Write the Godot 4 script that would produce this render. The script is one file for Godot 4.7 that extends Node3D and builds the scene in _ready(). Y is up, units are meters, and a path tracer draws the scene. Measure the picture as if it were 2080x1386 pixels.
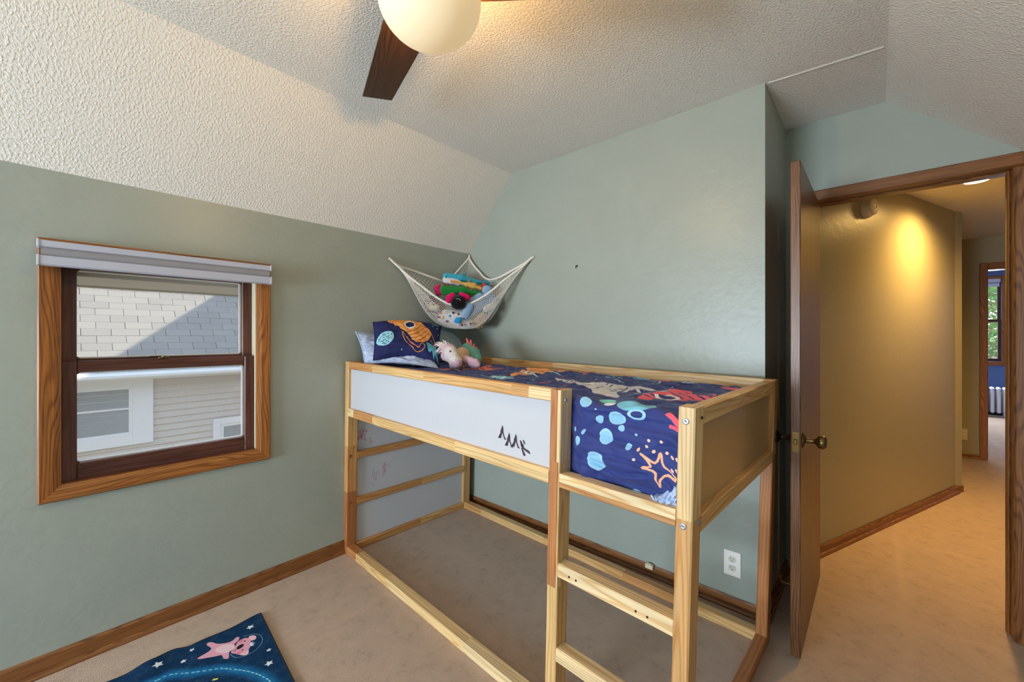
extends Node3D

const A_BED := 0.0326
var M := {}          # materials by name
var rng := RandomNumberGenerator.new()

# ------------------------------------------------------------------ mesh builder
class MB:
	var v := PackedVector3Array()
	var n := PackedVector3Array()
	var t := PackedVector2Array()
	var c := PackedColorArray()
	var ix := PackedInt32Array()
	var warp = null
	var col := Color.WHITE
	func w(p: Vector3) -> Vector3:
		return warp.call(p) if warp != null else p
	func poly(ps: Array, uvs: Array = [], out := Vector3.ZERO) -> void:   # flat convex polygon; out = side the face looks to
		var q := []
		for p in ps: q.append(w(p))
		var nn := Vector3.ZERO
		for i in q.size(): nn += q[i].cross(q[(i + 1) % q.size()])
		nn = nn.normalized()
		var flip := out != Vector3.ZERO and nn.dot(out) < 0.0
		if flip: nn = -nn
		var b := v.size()
		for i in q.size():
			v.append(q[i]); n.append(nn); c.append(col)
			t.append(uvs[i] if uvs.size() else Vector2(ps[i].x + ps[i].z, ps[i].y))
		for i in range(1, q.size() - 1):
			if flip: ix.append_array([b, b + i, b + i + 1])
			else: ix.append_array([b, b + i + 1, b + i])
	# chamfered box between lo and hi; uv runs along the longest side (a metre per tile, a quarter metre across)
	func box(lo: Vector3, hi: Vector3, ch := 0.0, o := Vector2.ZERO, tile := Vector2(1.0, 4.0)) -> void:
		var s := hi - lo
		var ax := 0 if s.x >= s.y and s.x >= s.z else (1 if s.y >= s.z else 2)
		var u := func(p: Vector3) -> Vector2:
			var q := p - lo
			var rest := q.x + q.y + q.z - q[ax]
			return Vector2(q[ax] * tile.x + o.x, rest * tile.y + o.y)
		ch = minf(ch, minf(s.x, minf(s.y, s.z)) * 0.4)
		var mid := (lo + hi) * 0.5
		var P := func(sx: int, sy: int, sz: int, k: int) -> Vector3:   # corner; k = axis that keeps full size
			var p := Vector3(hi.x if sx > 0 else lo.x, hi.y if sy > 0 else lo.y, hi.z if sz > 0 else lo.z)
			var g := Vector3(sx, sy, sz) * ch
			for i in 3:
				if i != k: p[i] -= g[i]
			return p
		var fc := func(ps: Array) -> void:
			var uv := []
			var m := Vector3.ZERO
			for p in ps:
				uv.append(u.call(p)); m += p
			poly(ps, uv, m / ps.size() - mid)
		for k in 3:
			var a := (k + 1) % 3
			var b := (k + 2) % 3
			for sg in [-1, 1]:
				var r := []
				for e in [[-1, -1], [1, -1], [1, 1], [-1, 1]]:
					var d := [0, 0, 0]
					d[k] = sg; d[a] = e[0]; d[b] = e[1]
					r.append(P.call(d[0], d[1], d[2], k))
				fc.call(r)
			if ch > 0.0:
				for sa in [-1, 1]:
					for sb in [-1, 1]:
						var d := [0, 0, 0]
						d[a] = sa; d[b] = sb
						var r := []
						for e in [[-1, a], [1, a], [1, b], [-1, b]]:
							d[k] = e[0]
							r.append(P.call(d[0], d[1], d[2], e[1]))
						fc.call(r)
		if ch > 0.0:
			for sx in [-1, 1]:
				for sy in [-1, 1]:
					for sz in [-1, 1]:
						fc.call([P.call(sx, sy, sz, 0), P.call(sx, sy, sz, 1), P.call(sx, sy, sz, 2)])
	# convex outline extruded: pts in a plane given by origin o, axes ex, ey; depth along ez
	func prism(pts: Array, o: Vector3, ex: Vector3, ey: Vector3, ez: Vector3, caps := true) -> void:
		var mid := Vector3.ZERO
		for p in pts: mid += o + ex * p.x + ey * p.y
		mid = mid / pts.size() + ez * 0.5
		var f := []
		var b := []
		for p in pts:
			f.append(o + ex * p.x + ey * p.y); b.append(o + ex * p.x + ey * p.y + ez)
		if caps:
			poly(f, pts, -ez); poly(b, pts, ez)
		for i in pts.size():
			var j := (i + 1) % pts.size()
			poly([f[i], f[j], b[j], b[i]], [Vector2(0, 0), Vector2(f[i].distance_to(f[j]), 0), Vector2(f[i].distance_to(f[j]), ez.length()), Vector2(0, ez.length())], (f[i] + f[j] + b[i] + b[j]) / 4 - mid)
	# smooth grid of (nu+1) x (nv+1) points from f(a, b) with a, b in 0..1
	func grid(nu: int, nv: int, f: Callable, flip := false, uv = null, cf = null) -> void:
		var b := v.size()
		var p := PackedVector3Array()
		for j in nv + 1:
			for i in nu + 1:
				p.append(w(f.call(float(i) / nu, float(j) / nv)))
		for j in nv + 1:
			for i in nu + 1:
				var k := j * (nu + 1) + i
				var du := p[k + 1 if i < nu else k] - p[k - 1 if i > 0 else k]
				var dv := p[k + nu + 1 if j < nv else k] - p[k - nu - 1 if j > 0 else k]
				if i == 0 and p[k].is_equal_approx(p[k + nu]): du = p[k + 1] - p[k + nu - 1]
				if i == nu and p[k].is_equal_approx(p[k - nu]): du = p[k - nu + 1] - p[k - 1]
				if du.length() < 1e-7:
					du = p[mini(k + nu + 1, p.size() - 1) if j == 0 else k - nu - 1] - p[k]; du = dv.cross(Vector3(0.13, 0.7, 0.3)) if du.length() < 1e-7 else du
				var nn := du.cross(dv).normalized()
				v.append(p[k]); n.append(-nn if flip else nn)
				var a2 := Vector2(float(i) / nu, float(j) / nv)
				t.append(uv.call(a2.x, a2.y) if uv != null else a2)
				c.append(cf.call(a2.x, a2.y) if cf != null else col)
		for j in nv:
			for i in nu:
				var k := b + j * (nu + 1) + i
				var q := [k, k + 1, k + nu + 2, k + nu + 1]
				if flip: ix.append_array([q[0], q[1], q[2], q[0], q[2], q[3]])
				else: ix.append_array([q[0], q[2], q[1], q[0], q[3], q[2]])
	func tube(ps: Array, r, sides := 8, cap := true) -> void:
		var np := ps.size()
		var side := Vector3.ZERO
		var b := v.size()
		for i in np:
			var d: Vector3 = (ps[mini(i + 1, np - 1)] - ps[maxi(i - 1, 0)]).normalized()
			if side == Vector3.ZERO: side = d.cross(Vector3.UP if absf(d.y) < 0.9 else Vector3.RIGHT).normalized()
			side = (side - d * side.dot(d)).normalized()
			var up := d.cross(side)
			var rr: float = r[i] if r is Array else r
			for k in sides:
				var g := TAU * k / sides
				var o := side * cos(g) + up * sin(g)
				v.append(w(ps[i] + o * rr)); n.append(o); t.append(Vector2(float(i), float(k) / sides)); c.append(col)
		for i in np - 1:
			for k in sides:
				var q0 := b + i * sides + k
				var q1 := b + i * sides + (k + 1) % sides
				ix.append_array([q0, q1 + sides, q1, q0, q0 + sides, q1 + sides])
		if cap:
			for e in 2:
				var s0 := b + (np - 1) * sides * e
				var cp := v.size()
				var dd: Vector3 = (ps[0] - ps[1]).normalized() if e == 0 else (ps[np - 1] - ps[np - 2]).normalized()
				for k in sides:
					v.append(v[s0 + k]); n.append(dd); t.append(Vector2.ZERO); c.append(col)
				for k in range(1, sides - 1):
					if e == 0: ix.append_array([cp, cp + k, cp + k + 1])
					else: ix.append_array([cp, cp + k + 1, cp + k])
	# profile points (radius, height) turned round axis
	func lathe(pr: Array, o: Vector3, axis: Vector3, seg := 24) -> void:
		axis = axis.normalized()
		var sx := axis.cross(Vector3.UP if absf(axis.y) < 0.9 else Vector3.RIGHT).normalized()
		var sz := sx.cross(axis)
		var my := 0.0
		var tally := 0.0
		for p in pr: my += p.y / pr.size()
		for i in pr.size() - 1: tally += (pr[i + 1].y - pr[i].y) * (pr[i].x + pr[i + 1].x) * 0.5 + (pr[i].x - pr[i + 1].x) * ((pr[i].y + pr[i + 1].y) * 0.5 - my)
		if tally < 0.0:      # always from foot to head, so that faces look outward
			pr = pr.duplicate()
			pr.reverse()
		for i in pr.size() - 1:
			var p0: Vector2 = pr[i]
			var p1: Vector2 = pr[i + 1]
			var b := v.size()
			var dn := Vector2(p1.y - p0.y, p0.x - p1.x).normalized()
			# soften between neighbours that bend little
			for e in 2:
				var p := p0 if e == 0 else p1
				var nb := dn
				var q: Vector2 = (pr[i - 1] if i > 0 else p0) if e == 0 else (pr[i + 2] if i + 2 < pr.size() else p1)
				var d2 := (Vector2(p0.y - q.y, q.x - p0.x) if e == 0 else Vector2(q.y - p1.y, p1.x - q.x)).normalized()
				if d2.dot(dn) > 0.6: nb = (dn + d2).normalized()
				for k in seg + 1:
					var g := TAU * k / seg
					var rd := sx * cos(g) + sz * sin(g)
					v.append(w(o + rd * p.x + axis * p.y)); n.append((rd * nb.x + axis * nb.y).normalized()); t.append(Vector2(float(k) / seg, p.y * 4)); c.append(col)
			for k in seg:
				var q0 := b + k
				ix.append_array([q0, q0 + seg + 2, q0 + seg + 1, q0, q0 + 1, q0 + seg + 2])
	func ball(o: Vector3, r: Vector3, sg := 14) -> void:
		grid(sg, sg / 2, func(a, b): return o + Vector3(cos(a * TAU) * sin(b * PI), cos(b * PI), sin(a * TAU) * sin(b * PI)) * r, true)
	func mesh() -> ArrayMesh:
		var a := []
		a.resize(Mesh.ARRAY_MAX)
		a[Mesh.ARRAY_VERTEX] = v; a[Mesh.ARRAY_NORMAL] = n; a[Mesh.ARRAY_TEX_UV] = t; a[Mesh.ARRAY_COLOR] = c; a[Mesh.ARRAY_INDEX] = ix
		var m := ArrayMesh.new()
		m.add_surface_from_arrays(Mesh.PRIMITIVE_TRIANGLES, a)
		return m

# soft body out of tapered capsules [a, ra, b, rb, colour], smoothly joined and meshed as surface nets
func blob(pr: Array, cell := 0.006, k := 0.012, fur := 0.0, fq := 60.0, out: MB = null) -> MB:
	var m: MB = out if out else MB.new()
	var lo := Vector3(1e9, 1e9, 1e9)
	var hi := -lo
	for p in pr:
		for e in [0, 2]:
			var r: Vector3 = Vector3.ONE * (p[e + 1] + k + fur + cell * 2)
			lo = lo.min(p[e] - r); hi = hi.max(p[e] + r)
	var d := Vector3i(((hi - lo) / cell).ceil()) + Vector3i.ONE
	var f := PackedFloat32Array()
	f.resize(d.x * d.y * d.z)
	var no := FastNoiseLite.new()
	no.seed = 5; no.frequency = fq; no.noise_type = FastNoiseLite.TYPE_SIMPLEX; no.fractal_octaves = 2
	var np := pr.size()
	var pa := PackedVector3Array(); var pd := PackedVector3Array(); var ra := PackedFloat32Array(); var rd := PackedFloat32Array(); var il := PackedFloat32Array()
	for p in pr:
		pa.append(p[0]); pd.append(p[2] - p[0]); ra.append(p[1]); rd.append(p[3] - p[1]); il.append(1.0 / maxf((p[2] - p[0]).length_squared(), 1e-9))
	var at := 0
	for z in d.z:
		for y in d.y:
			for x in d.x:
				var q := lo + Vector3(x, y, z) * cell
				var s := 1e9
				for i in np:
					var e := q - pa[i]
					var h := clampf(e.dot(pd[i]) * il[i], 0.0, 1.0)
					var g := (e - pd[i] * h).length() - ra[i] - rd[i] * h
					var t := absf(s - g)
					if t < k: s = minf(s, g) - (k - t) * (k - t) * 0.25 / k
					elif g < s: s = g
				if fur > 0.0 and absf(s) < fur + cell * 2.0: s -= fur * no.get_noise_3dv(q)
				f[at] = s
				at += 1
	var id := {}
	var st: Array[int] = [1, d.x, d.x * d.y]
	var base := m.v.size()
	for z in d.z - 1:
		for y in d.y - 1:
			for x in d.x - 1:
				var o: int = x + y * st[1] + z * st[2]
				var neg := 0
				for e in 8:
					if f[o + (e & 1) + ((e >> 1) & 1) * st[1] + (e >> 2) * st[2]] < 0.0: neg += 1
				if neg == 0 or neg == 8: continue
				var sum := Vector3.ZERO
				var cnt := 0
				for e in 8:
					for ax in 3:
						if e & (1 << ax): continue
						var e2 := e | (1 << ax)
						var fa := f[o + (e & 1) + ((e >> 1) & 1) * st[1] + (e >> 2) * st[2]]
						var fb := f[o + (e2 & 1) + ((e2 >> 1) & 1) * st[1] + (e2 >> 2) * st[2]]
						if (fa < 0.0) == (fb < 0.0): continue
						var p0 := Vector3(e & 1, (e >> 1) & 1, e >> 2)
						p0[ax] += fa / (fa - fb)
						sum += p0; cnt += 1
				var q := lo + (Vector3(x, y, z) + sum / cnt) * cell
				var gr := Vector3(f[o + 1] - f[o] + f[o + 1 + st[1] + st[2]] - f[o + st[1] + st[2]], f[o + st[1]] - f[o] + f[o + 1 + st[1] + st[2]] - f[o + 1 + st[2]], f[o + st[2]] - f[o] + f[o + 1 + st[1] + st[2]] - f[o + 1 + st[1]])
				var best := 1e9
				var cc := Color.WHITE
				for i in np:
					var e3 := q - pa[i]
					var h2 := clampf(e3.dot(pd[i]) * il[i], 0.0, 1.0)
					var g2 := (e3 - pd[i] * h2).length() - ra[i] - rd[i] * h2
					if g2 < best:
						best = g2; cc = pr[i][4]
				id[o] = m.v.size()
				m.v.append(m.w(q)); m.n.append(gr.normalized()); m.t.append(Vector2(q.x + q.z, q.y)); m.c.append(cc)
	for o: int in id:
		for ax in 3:
			var f0 := f[o]
			var f1 := f[o + st[ax]]
			if (f0 < 0.0) == (f1 < 0.0): continue
			var b1: int = st[(ax + 1) % 3]
			var b2: int = st[(ax + 2) % 3]
			if not (id.has(o - b1) and id.has(o - b2) and id.has(o - b1 - b2)): continue
			var q := [id[o], id[o - b1], id[o - b1 - b2], id[o - b2]]
			if f0 < 0.0: m.ix.append_array([q[0], q[2], q[1], q[0], q[3], q[2]])
			else: m.ix.append_array([q[0], q[1], q[2], q[0], q[2], q[3]])
	return m

# ------------------------------------------------------------------ tree helpers
func own(o: Node, label := "", category := "", group := "", kind := "") -> void:
	if label: o.set_meta("label", label)
	if category: o.set_meta("category", category)
	if group: o.set_meta("group", group)
	if kind: o.set_meta("kind", kind)

func numbered(called: String, parent: Node) -> String:
	if not parent.has_node(NodePath(called)): return called
	var k := 1
	while parent.has_node(NodePath("%s_%03d" % [called, k])): k += 1
	return "%s_%03d" % [called, k]

func thing(called: String, label: String, category: String, at := Vector3.ZERO, turn := 0.0, group := "") -> Node3D:
	var o := Node3D.new()
	o.name = numbered(called, self)
	add_child(o, true)
	o.position = at; o.rotation.y = turn
	own(o, label, category, group)
	return o

func part(parent: Node, called: String, m, mat: Material, label := "") -> MeshInstance3D:
	var o := MeshInstance3D.new()
	o.name = numbered(called, parent)
	o.mesh = m.mesh() if m is MB else m
	o.material_override = mat
	o.cast_shadow = GeometryInstance3D.SHADOW_CASTING_SETTING_ON
	parent.add_child(o, true)
	if label: o.set_meta("label", label)
	return o

func struct(called: String, m, mat: Material) -> MeshInstance3D:
	var o := part(self, called, m, mat)
	o.set_meta("kind", "structure")
	return o

func snode(called: String, at := Vector3.ZERO, turn := 0.0) -> Node3D:
	var o := Node3D.new()
	o.name = called
	add_child(o, true)
	o.position = at; o.rotation.y = turn
	o.set_meta("kind", "structure")
	return o

func one(lo: Vector3, hi: Vector3, ch := 0.0, o := Vector2.ZERO) -> MB:
	var m := MB.new()
	m.box(lo, hi, ch, o)
	return m

# ------------------------------------------------------------------ materials
func C(r: int, g: int, b: int) -> Color:
	return Color8(r, g, b)

func L(r: int, g: int, b: int) -> Color:            # a vertex colour
	return Color8(r, g, b).srgb_to_linear()

func noise_tex(freq: float, oct := 3, size := 512, type := FastNoiseLite.TYPE_SIMPLEX_SMOOTH, ramp: Gradient = null, sd := 1) -> NoiseTexture2D:
	var n := FastNoiseLite.new()
	n.noise_type = type; n.frequency = freq; n.fractal_octaves = oct; n.seed = sd
	if oct >= 7: n.fractal_gain = 0.74
	var t := NoiseTexture2D.new()
	t.width = size; t.height = size; t.seamless = true; t.noise = n
	if ramp: t.color_ramp = ramp
	return t

func ramp(stops: Array) -> Gradient:
	var g := Gradient.new()
	var off := PackedFloat32Array()
	var cs := PackedColorArray()
	for s in stops:
		off.append(s[0]); cs.append(s[1])
	g.offsets = off; g.colors = cs
	return g

func mat(called: String, c: Color, rough := 0.6, tex: Texture2D = null, spec := 0.5) -> StandardMaterial3D:
	var m := StandardMaterial3D.new()
	m.resource_name = called
	m.albedo_color = c; m.roughness = rough; m.metallic_specular = spec
	if tex: m.albedo_texture = tex
	M[called] = m
	return m

func tri(m: StandardMaterial3D, s: float, world := true) -> StandardMaterial3D:
	m.uv1_triplanar = true; m.uv1_world_triplanar = world; m.uv1_scale = Vector3.ONE * s
	return m

func relief(m: StandardMaterial3D, t: Texture2D, cm: float) -> StandardMaterial3D:
	m.heightmap_enabled = true; m.heightmap_texture = t; m.heightmap_scale = cm
	return m

# wood grain 1 m x 0.25 m; lines = growth lines across, wav = how far they wander, dark = depth of the dark lines
func grain(lines: float, wav: float, dark: float, pores: float, sd: int) -> ImageTexture:
	var W := 640
	var H := 256
	var n := FastNoiseLite.new()
	n.seed = sd; n.frequency = 1.0; n.fractal_octaves = 2
	var b := PackedByteArray()
	b.resize(W * H * 3)
	var k := 0
	for y in H:
		var fy := float(y) / H
		for x in W:
			var an := TAU * x / W
			var p := Vector3(cos(an) * 0.13, sin(an) * 0.13, fy * 2.2)
			var g := fy * lines + wav * n.get_noise_3dv(p)
			var s := 0.5 + 0.5 * sin(TAU * g)
			s = s * s * s
			var fine := n.get_noise_3d(cos(an) * 0.9, sin(an) * 0.9, fy * 120.0)
			var tone := n.get_noise_3d(cos(an) * 0.3 + 9.0, sin(an) * 0.3, fy * 9.0)
			var v := 0.96 - dark * s * (0.7 + 0.6 * fine) - pores * maxf(0.0, fine) + 0.10 * tone
			b[k] = int(clampf(v, 0, 1) * 255); b[k + 1] = int(clampf(v * (1.0 - 0.10 * s), 0, 1) * 255); b[k + 2] = int(clampf(v * (1.0 - 0.22 * s), 0, 1) * 255)
			k += 3
	var im := Image.create_from_data(W, H, false, Image.FORMAT_RGB8, b)
	return ImageTexture.create_from_image(im)

# drawing on cloth: filled outline, ellipse, stroke
func fillp(im: Image, pts: Array, c: Color) -> void:
	var y0 := 1e9
	var y1 := -1e9
	for p in pts:
		y0 = minf(y0, p.y); y1 = maxf(y1, p.y)
	for y in range(maxi(int(y0), 0), mini(int(y1) + 1, im.get_height())):
		var xs := []
		for i in pts.size():
			var a: Vector2 = pts[i]
			var b: Vector2 = pts[(i + 1) % pts.size()]
			if (a.y <= y + 0.5) != (b.y <= y + 0.5): xs.append(a.x + (y + 0.5 - a.y) / (b.y - a.y) * (b.x - a.x))
		xs.sort()
		for i in range(0, xs.size() - 1, 2):
			var xa := int(round(xs[i]))
			im.fill_rect(Rect2i(xa, y, maxi(int(round(xs[i + 1])) - xa, 1), 1), c)

func oval(im: Image, o: Vector2, r: Vector2, c: Color, turn := 0.0) -> void:
	var p := []
	for i in 28: p.append(o + (Vector2(cos(TAU * i / 28), sin(TAU * i / 28)) * r).rotated(turn))
	fillp(im, p, c)

func stroke(im: Image, pts: Array, w: float, c: Color) -> void:
	for i in pts.size() - 1:
		var a: Vector2 = pts[i]
		var b: Vector2 = pts[i + 1]
		var s := (b - a).orthogonal().normalized() * w * 0.5
		fillp(im, [a + s, b + s, b - s, a - s], c)
		oval(im, b, Vector2(w, w) * 0.5, c)

func smooth(pts: Array, closed := false, k := 8) -> Array:
	var out := []
	var m := pts.size()
	for i in (m if closed else m - 1):
		var a = pts[(i - 1 + m) % m] if closed else pts[maxi(i - 1, 0)]
		var b = pts[i]
		var c = pts[(i + 1) % m]
		var d = pts[(i + 2) % m] if closed else pts[mini(i + 2, m - 1)]
		for j in k: out.append(b.cubic_interpolate(c, a, d, float(j) / k))
	if not closed: out.append(pts[m - 1])
	return out

func star(im: Image, o: Vector2, r: float, c: Color, turn := 0.0, inner := 0.45) -> void:
	var p := []
	for i in 10: p.append(o + Vector2.UP.rotated(turn + TAU * i / 10) * (r if i % 2 == 0 else r * inner))
	fillp(im, p, c)

# a cartoon rocket: nose at a, tail at b, half width w
func rocket(im: Image, a: Vector2, b: Vector2, w: float, c: Color, d: Color, light: Color) -> void:
	var ax := b - a
	var s := ax.orthogonal().normalized() * w
	var f := func(x: float, y: float) -> Vector2: return a + ax * x + s * y
	var fins := []
	for e in [Vector2(0.55, 0.9), Vector2(0.72, 1.9), Vector2(1.0, 2.0), Vector2(0.96, 1.5), Vector2(0.82, 0.7)]: fins.append(f.call(e.x, e.y))
	fillp(im, fins, c)
	fins = []
	for e in [Vector2(0.55, -0.9), Vector2(0.72, -1.9), Vector2(1.0, -2.0), Vector2(0.96, -1.5), Vector2(0.82, -0.7)]: fins.append(f.call(e.x, e.y))
	fillp(im, fins, c)
	var body := []
	for e in [Vector2(0, 0), Vector2(0.16, 0.5), Vector2(0.35, 0.9), Vector2(0.55, 1.05), Vector2(0.82, 0.8), Vector2(0.84, 0), Vector2(0.82, -0.8), Vector2(0.55, -1.05), Vector2(0.35, -0.9), Vector2(0.16, -0.5)]: body.append(f.call(e.x, e.y))
	fillp(im, body, c)
	for x in [0.16, 0.22, 0.5, 0.6, 0.7, 0.78]:
		var h := 0.5 if x < 0.2 else (0.66 if x < 0.3 else 0.95)
		stroke(im, [f.call(x, -h), f.call(x + 0.03, 0), f.call(x, h)], w * 0.09, d)
	oval(im, f.call(0.37, 0), Vector2(w, w) * 0.5, light)
	oval(im, f.call(0.37, 0), Vector2(w, w) * 0.34, d)
	stroke(im, [f.call(0.86, 0.5), f.call(0.93, 0.2), f.call(1.05, 0.4)], w * 0.14, c)
	stroke(im, [f.call(0.86, -0.5), f.call(0.93, -0.2), f.call(1.05, -0.4)], w * 0.14, c)

func _ready() -> void:
	rng.seed = 7
	camera_and_light()
	materials()
	room()
	hall()
	far_room()
	window_left()
	outside()
	bed()
	bedding()
	net_and_toys()
	plush_on_bed()
	fan()
	small_things()

# ------------------------------------------------------------------ camera, sky, sun, area lights
func camera_and_light() -> void:
	var cam := Camera3D.new()
	cam.name = "camera"
	add_child(cam)
	cam.position = Vector3(2.449, 1.339, 2.207)
	cam.rotation.y = 0.7325
	cam.near = 0.05; cam.far = 200.0
	cam.projection = Camera3D.PROJECTION_FRUSTUM
	cam.size = cam.near * 1386.0 / 823.6
	cam.frustum_offset = Vector2(0, -10.7 / 823.6 * cam.near)
	cam.current = true
	var we := WorldEnvironment.new()
	we.name = "world"
	var e := Environment.new()
	e.background_mode = Environment.BG_SKY
	var sk := ProceduralSkyMaterial.new()
	sk.sky_top_color = Color(0.66, 0.74, 0.86); sk.sky_horizon_color = Color(0.92, 0.93, 0.94)
	sk.ground_horizon_color = Color(0.62, 0.64, 0.60); sk.ground_bottom_color = Color(0.42, 0.42, 0.38)
	sk.sky_energy_multiplier = 1.0
	var s := Sky.new()
	s.sky_material = sk
	e.sky = s
	e.background_energy_multiplier = 3.1
	e.tonemap_mode = Environment.TONE_MAPPER_LINEAR
	e.tonemap_exposure = 0.9
	e.sdfgi_enabled = true; e.ssao_enabled = true; e.ssil_enabled = true
	we.environment = e
	add_child(we)
	var sun := DirectionalLight3D.new()
	sun.name = "sun"
	add_child(sun)
	sun.look_at_from_position(Vector3.ZERO, Vector3(-0.3, -0.8, 1.056))
	sun.light_color = Color(1.0, 0.95, 0.86); sun.light_energy = 2.8; sun.light_angular_distance = 0.6; sun.shadow_enabled = true
	# daylight that comes through the shaded windows behind the camera and through the far room's window
	daylight("daylight_room", Vector3(1.0, 1.03, 6.14), Vector3(0, -0.25, -1), Vector2(1.5, 1.1), Color(0.87, 0.94, 1.0), 28.0)
	daylight("daylight_far_room", Vector3(3.2, 1.5, -8.2), Vector3(0, -0.15, 1), Vector2(1.5, 1.1), Color(0.90, 0.95, 1.0), 11.0)

func daylight(called: String, at: Vector3, dir: Vector3, size: Vector2, c: Color, en: float) -> void:
	var a := AreaLight3D.new()
	a.name = called
	add_child(a)
	a.look_at_from_position(at, at + dir)
	a.area_size = size; a.light_color = c; a.light_energy = en; a.shadow_enabled = true
	a.set("area_range", 20.0)

func materials() -> void:
	# plaster and paint
	var knock := noise_tex(0.055, 3, 1024, FastNoiseLite.TYPE_SIMPLEX, ramp([[0.0, Color.BLACK], [0.52, Color(0.04, 0.04, 0.04)], [0.68, Color(0.8, 0.8, 0.8)], [1.0, Color.WHITE]]), 3)
	relief(tri(mat("ceiling", C(232, 229, 222), 0.95, null, 0.2), 1.3), knock, 0.17)
	relief(tri(mat("ceiling_hall", C(226, 218, 204), 0.95, null, 0.2), 1.3), knock, 0.15)
	var peel := noise_tex(0.03, 3, 512, FastNoiseLite.TYPE_SIMPLEX, null, 4)
	relief(tri(mat("wall", C(160, 167, 157), 0.36, noise_tex(0.006, 3, 512, FastNoiseLite.TYPE_SIMPLEX_SMOOTH, ramp([[0, Color(0.975, 0.975, 0.975)], [1, Color.WHITE]]), 8)), 1.1), peel, 0.05)
	relief(tri(mat("wall_hall", C(160, 152, 126), 0.34), 1.1), peel, 0.05)
	relief(tri(mat("wall_blue", C(92, 118, 170), 0.6), 1.1), peel, 0.05)
	mat("plain", C(170, 168, 160), 0.9)
	# carpet
	var ct := noise_tex(0.007, 7, 1024, FastNoiseLite.TYPE_SIMPLEX, ramp([[0.0, Color(0.86, 0.845, 0.83)], [0.36, Color(0.955, 0.95, 0.945)], [0.65, Color(0.975, 0.97, 0.965)], [1.0, Color(1, 1, 1)]]), 12)
	var pile := noise_tex(0.33, 2, 1024, FastNoiseLite.TYPE_SIMPLEX, null, 13)
	relief(tri(mat("carpet", C(208, 183, 163), 0.97, ct, 0.15), 1.0), pile, 0.45)
	# woods
	var pine := grain(14.0, 3.5, 0.10, 0.07, 21)
	var oak := grain(30.0, 6.0, 0.30, 0.34, 22)
	mat("pine", Color.WHITE, 0.45, pine).vertex_color_use_as_albedo = true
	mat("oak", C(172, 108, 46), 0.42, oak)
	mat("oak_dark", C(146, 94, 48), 0.42, oak)
	mat("door_oak", C(128, 86, 54), 0.36, oak)
	mat("walnut", C(82, 52, 32), 0.35, oak)
	mat("sash", C(98, 58, 48), 0.38, grain(18.0, 4.0, 0.22, 0.2, 23))
	# bed boards
	mat("board_white", C(196, 196, 201), 0.30)
	relief(tri(mat("board_tan", C(176, 142, 98), 0.30), 1.5, false), peel, 0.03)
	# metals
	mat("bolt", C(168, 178, 196), 0.35).metallic = 0.8
	mat("brass", C(120, 98, 58), 0.28).metallic = 0.9
	mat("dark_metal", C(66, 52, 38), 0.35).metallic = 0.8
	mat("dark", C(26, 22, 22), 0.6)
	mat("white_plastic", C(236, 234, 226), 0.4)
	mat("cream_plastic", C(216, 204, 176), 0.4)
	mat("socket_plastic", C(212, 208, 196), 0.4)
	mat("white_enamel", C(240, 240, 236), 0.35)
	mat("vinyl", C(232, 232, 228), 0.5)
	var gl := mat("glass", Color(0.93, 0.96, 0.97, 0.06), 0.03)
	gl.transparency = BaseMaterial3D.TRANSPARENCY_ALPHA
	# roller shade
	mat("shade_white", C(184, 188, 204), 0.8)
	mat("shade_grey", C(160, 160, 168), 0.85, noise_tex(0.02, 2, 256, FastNoiseLite.TYPE_VALUE, ramp([[0, Color(0.86, 0.86, 0.86)], [1, Color.WHITE]]), 30)).uv1_scale = Vector3(0.4, 40, 1)
	# outside
	var gr := noise_tex(0.12, 3, 512, FastNoiseLite.TYPE_SIMPLEX, ramp([[0, Color(0.72, 0.72, 0.72)], [1, Color.WHITE]]), 31)
	for i in 3:
		tri(mat("shingle_%d" % i, [C(172, 169, 163), C(168, 165, 160), C(176, 173, 166)][i], 0.95, gr, 0.1), 3.0)
	mat("gap", C(52, 50, 50), 0.95)
	tri(mat("siding", C(214, 204, 191), 0.7, noise_tex(0.05, 3, 256, FastNoiseLite.TYPE_SIMPLEX, ramp([[0, Color(0.93, 0.93, 0.93)], [1, Color.WHITE]]), 32)), 2.0)
	tri(mat("soffit", C(222, 212, 190), 0.9, gr), 4.0)
	tri(mat("ground", C(176, 170, 158), 0.95, gr), 1.0)
	mat("blind_grey", C(146, 151, 152), 0.5)
	var lf := mat("leaf", Color.WHITE, 0.6)
	lf.vertex_color_use_as_albedo = true
	lf.backlight_enabled = true; lf.backlight = Color(0.35, 0.45, 0.15)
	mat("bark", C(92, 74, 56), 0.9)
	# cloth
	var weave := noise_tex(0.22, 2, 256, FastNoiseLite.TYPE_SIMPLEX, null, 40)
	var fz := noise_tex(0.09, 3, 512, FastNoiseLite.TYPE_SIMPLEX, null, 41)
	var pl := relief(tri(mat("plush", Color.WHITE, 0.95, null, 0.15), 5.0, false), fz, 0.5)
	pl.vertex_color_use_as_albedo = true; pl.rim_enabled = true; pl.rim = 0.4; pl.rim_tint = 0.6
	var pf := relief(tri(mat("plush_smooth", Color.WHITE, 0.85, null, 0.2), 6.0, false), weave, 0.15)
	pf.vertex_color_use_as_albedo = true; pf.rim_enabled = true; pf.rim = 0.3; pf.rim_tint = 0.6
	mat("cord", C(232, 226, 216), 0.9)
	mat("bead", C(22, 20, 26), 0.15)
	var mb := noise_tex(0.02, 5, 512, FastNoiseLite.TYPE_SIMPLEX, ramp([[0, C(160, 180, 214)], [0.42, C(190, 206, 232)], [0.6, C(208, 220, 240)], [1, C(232, 238, 248)]]), 42)
	mat("marble_cloth", C(226, 232, 246), 0.85, mb)
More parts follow.
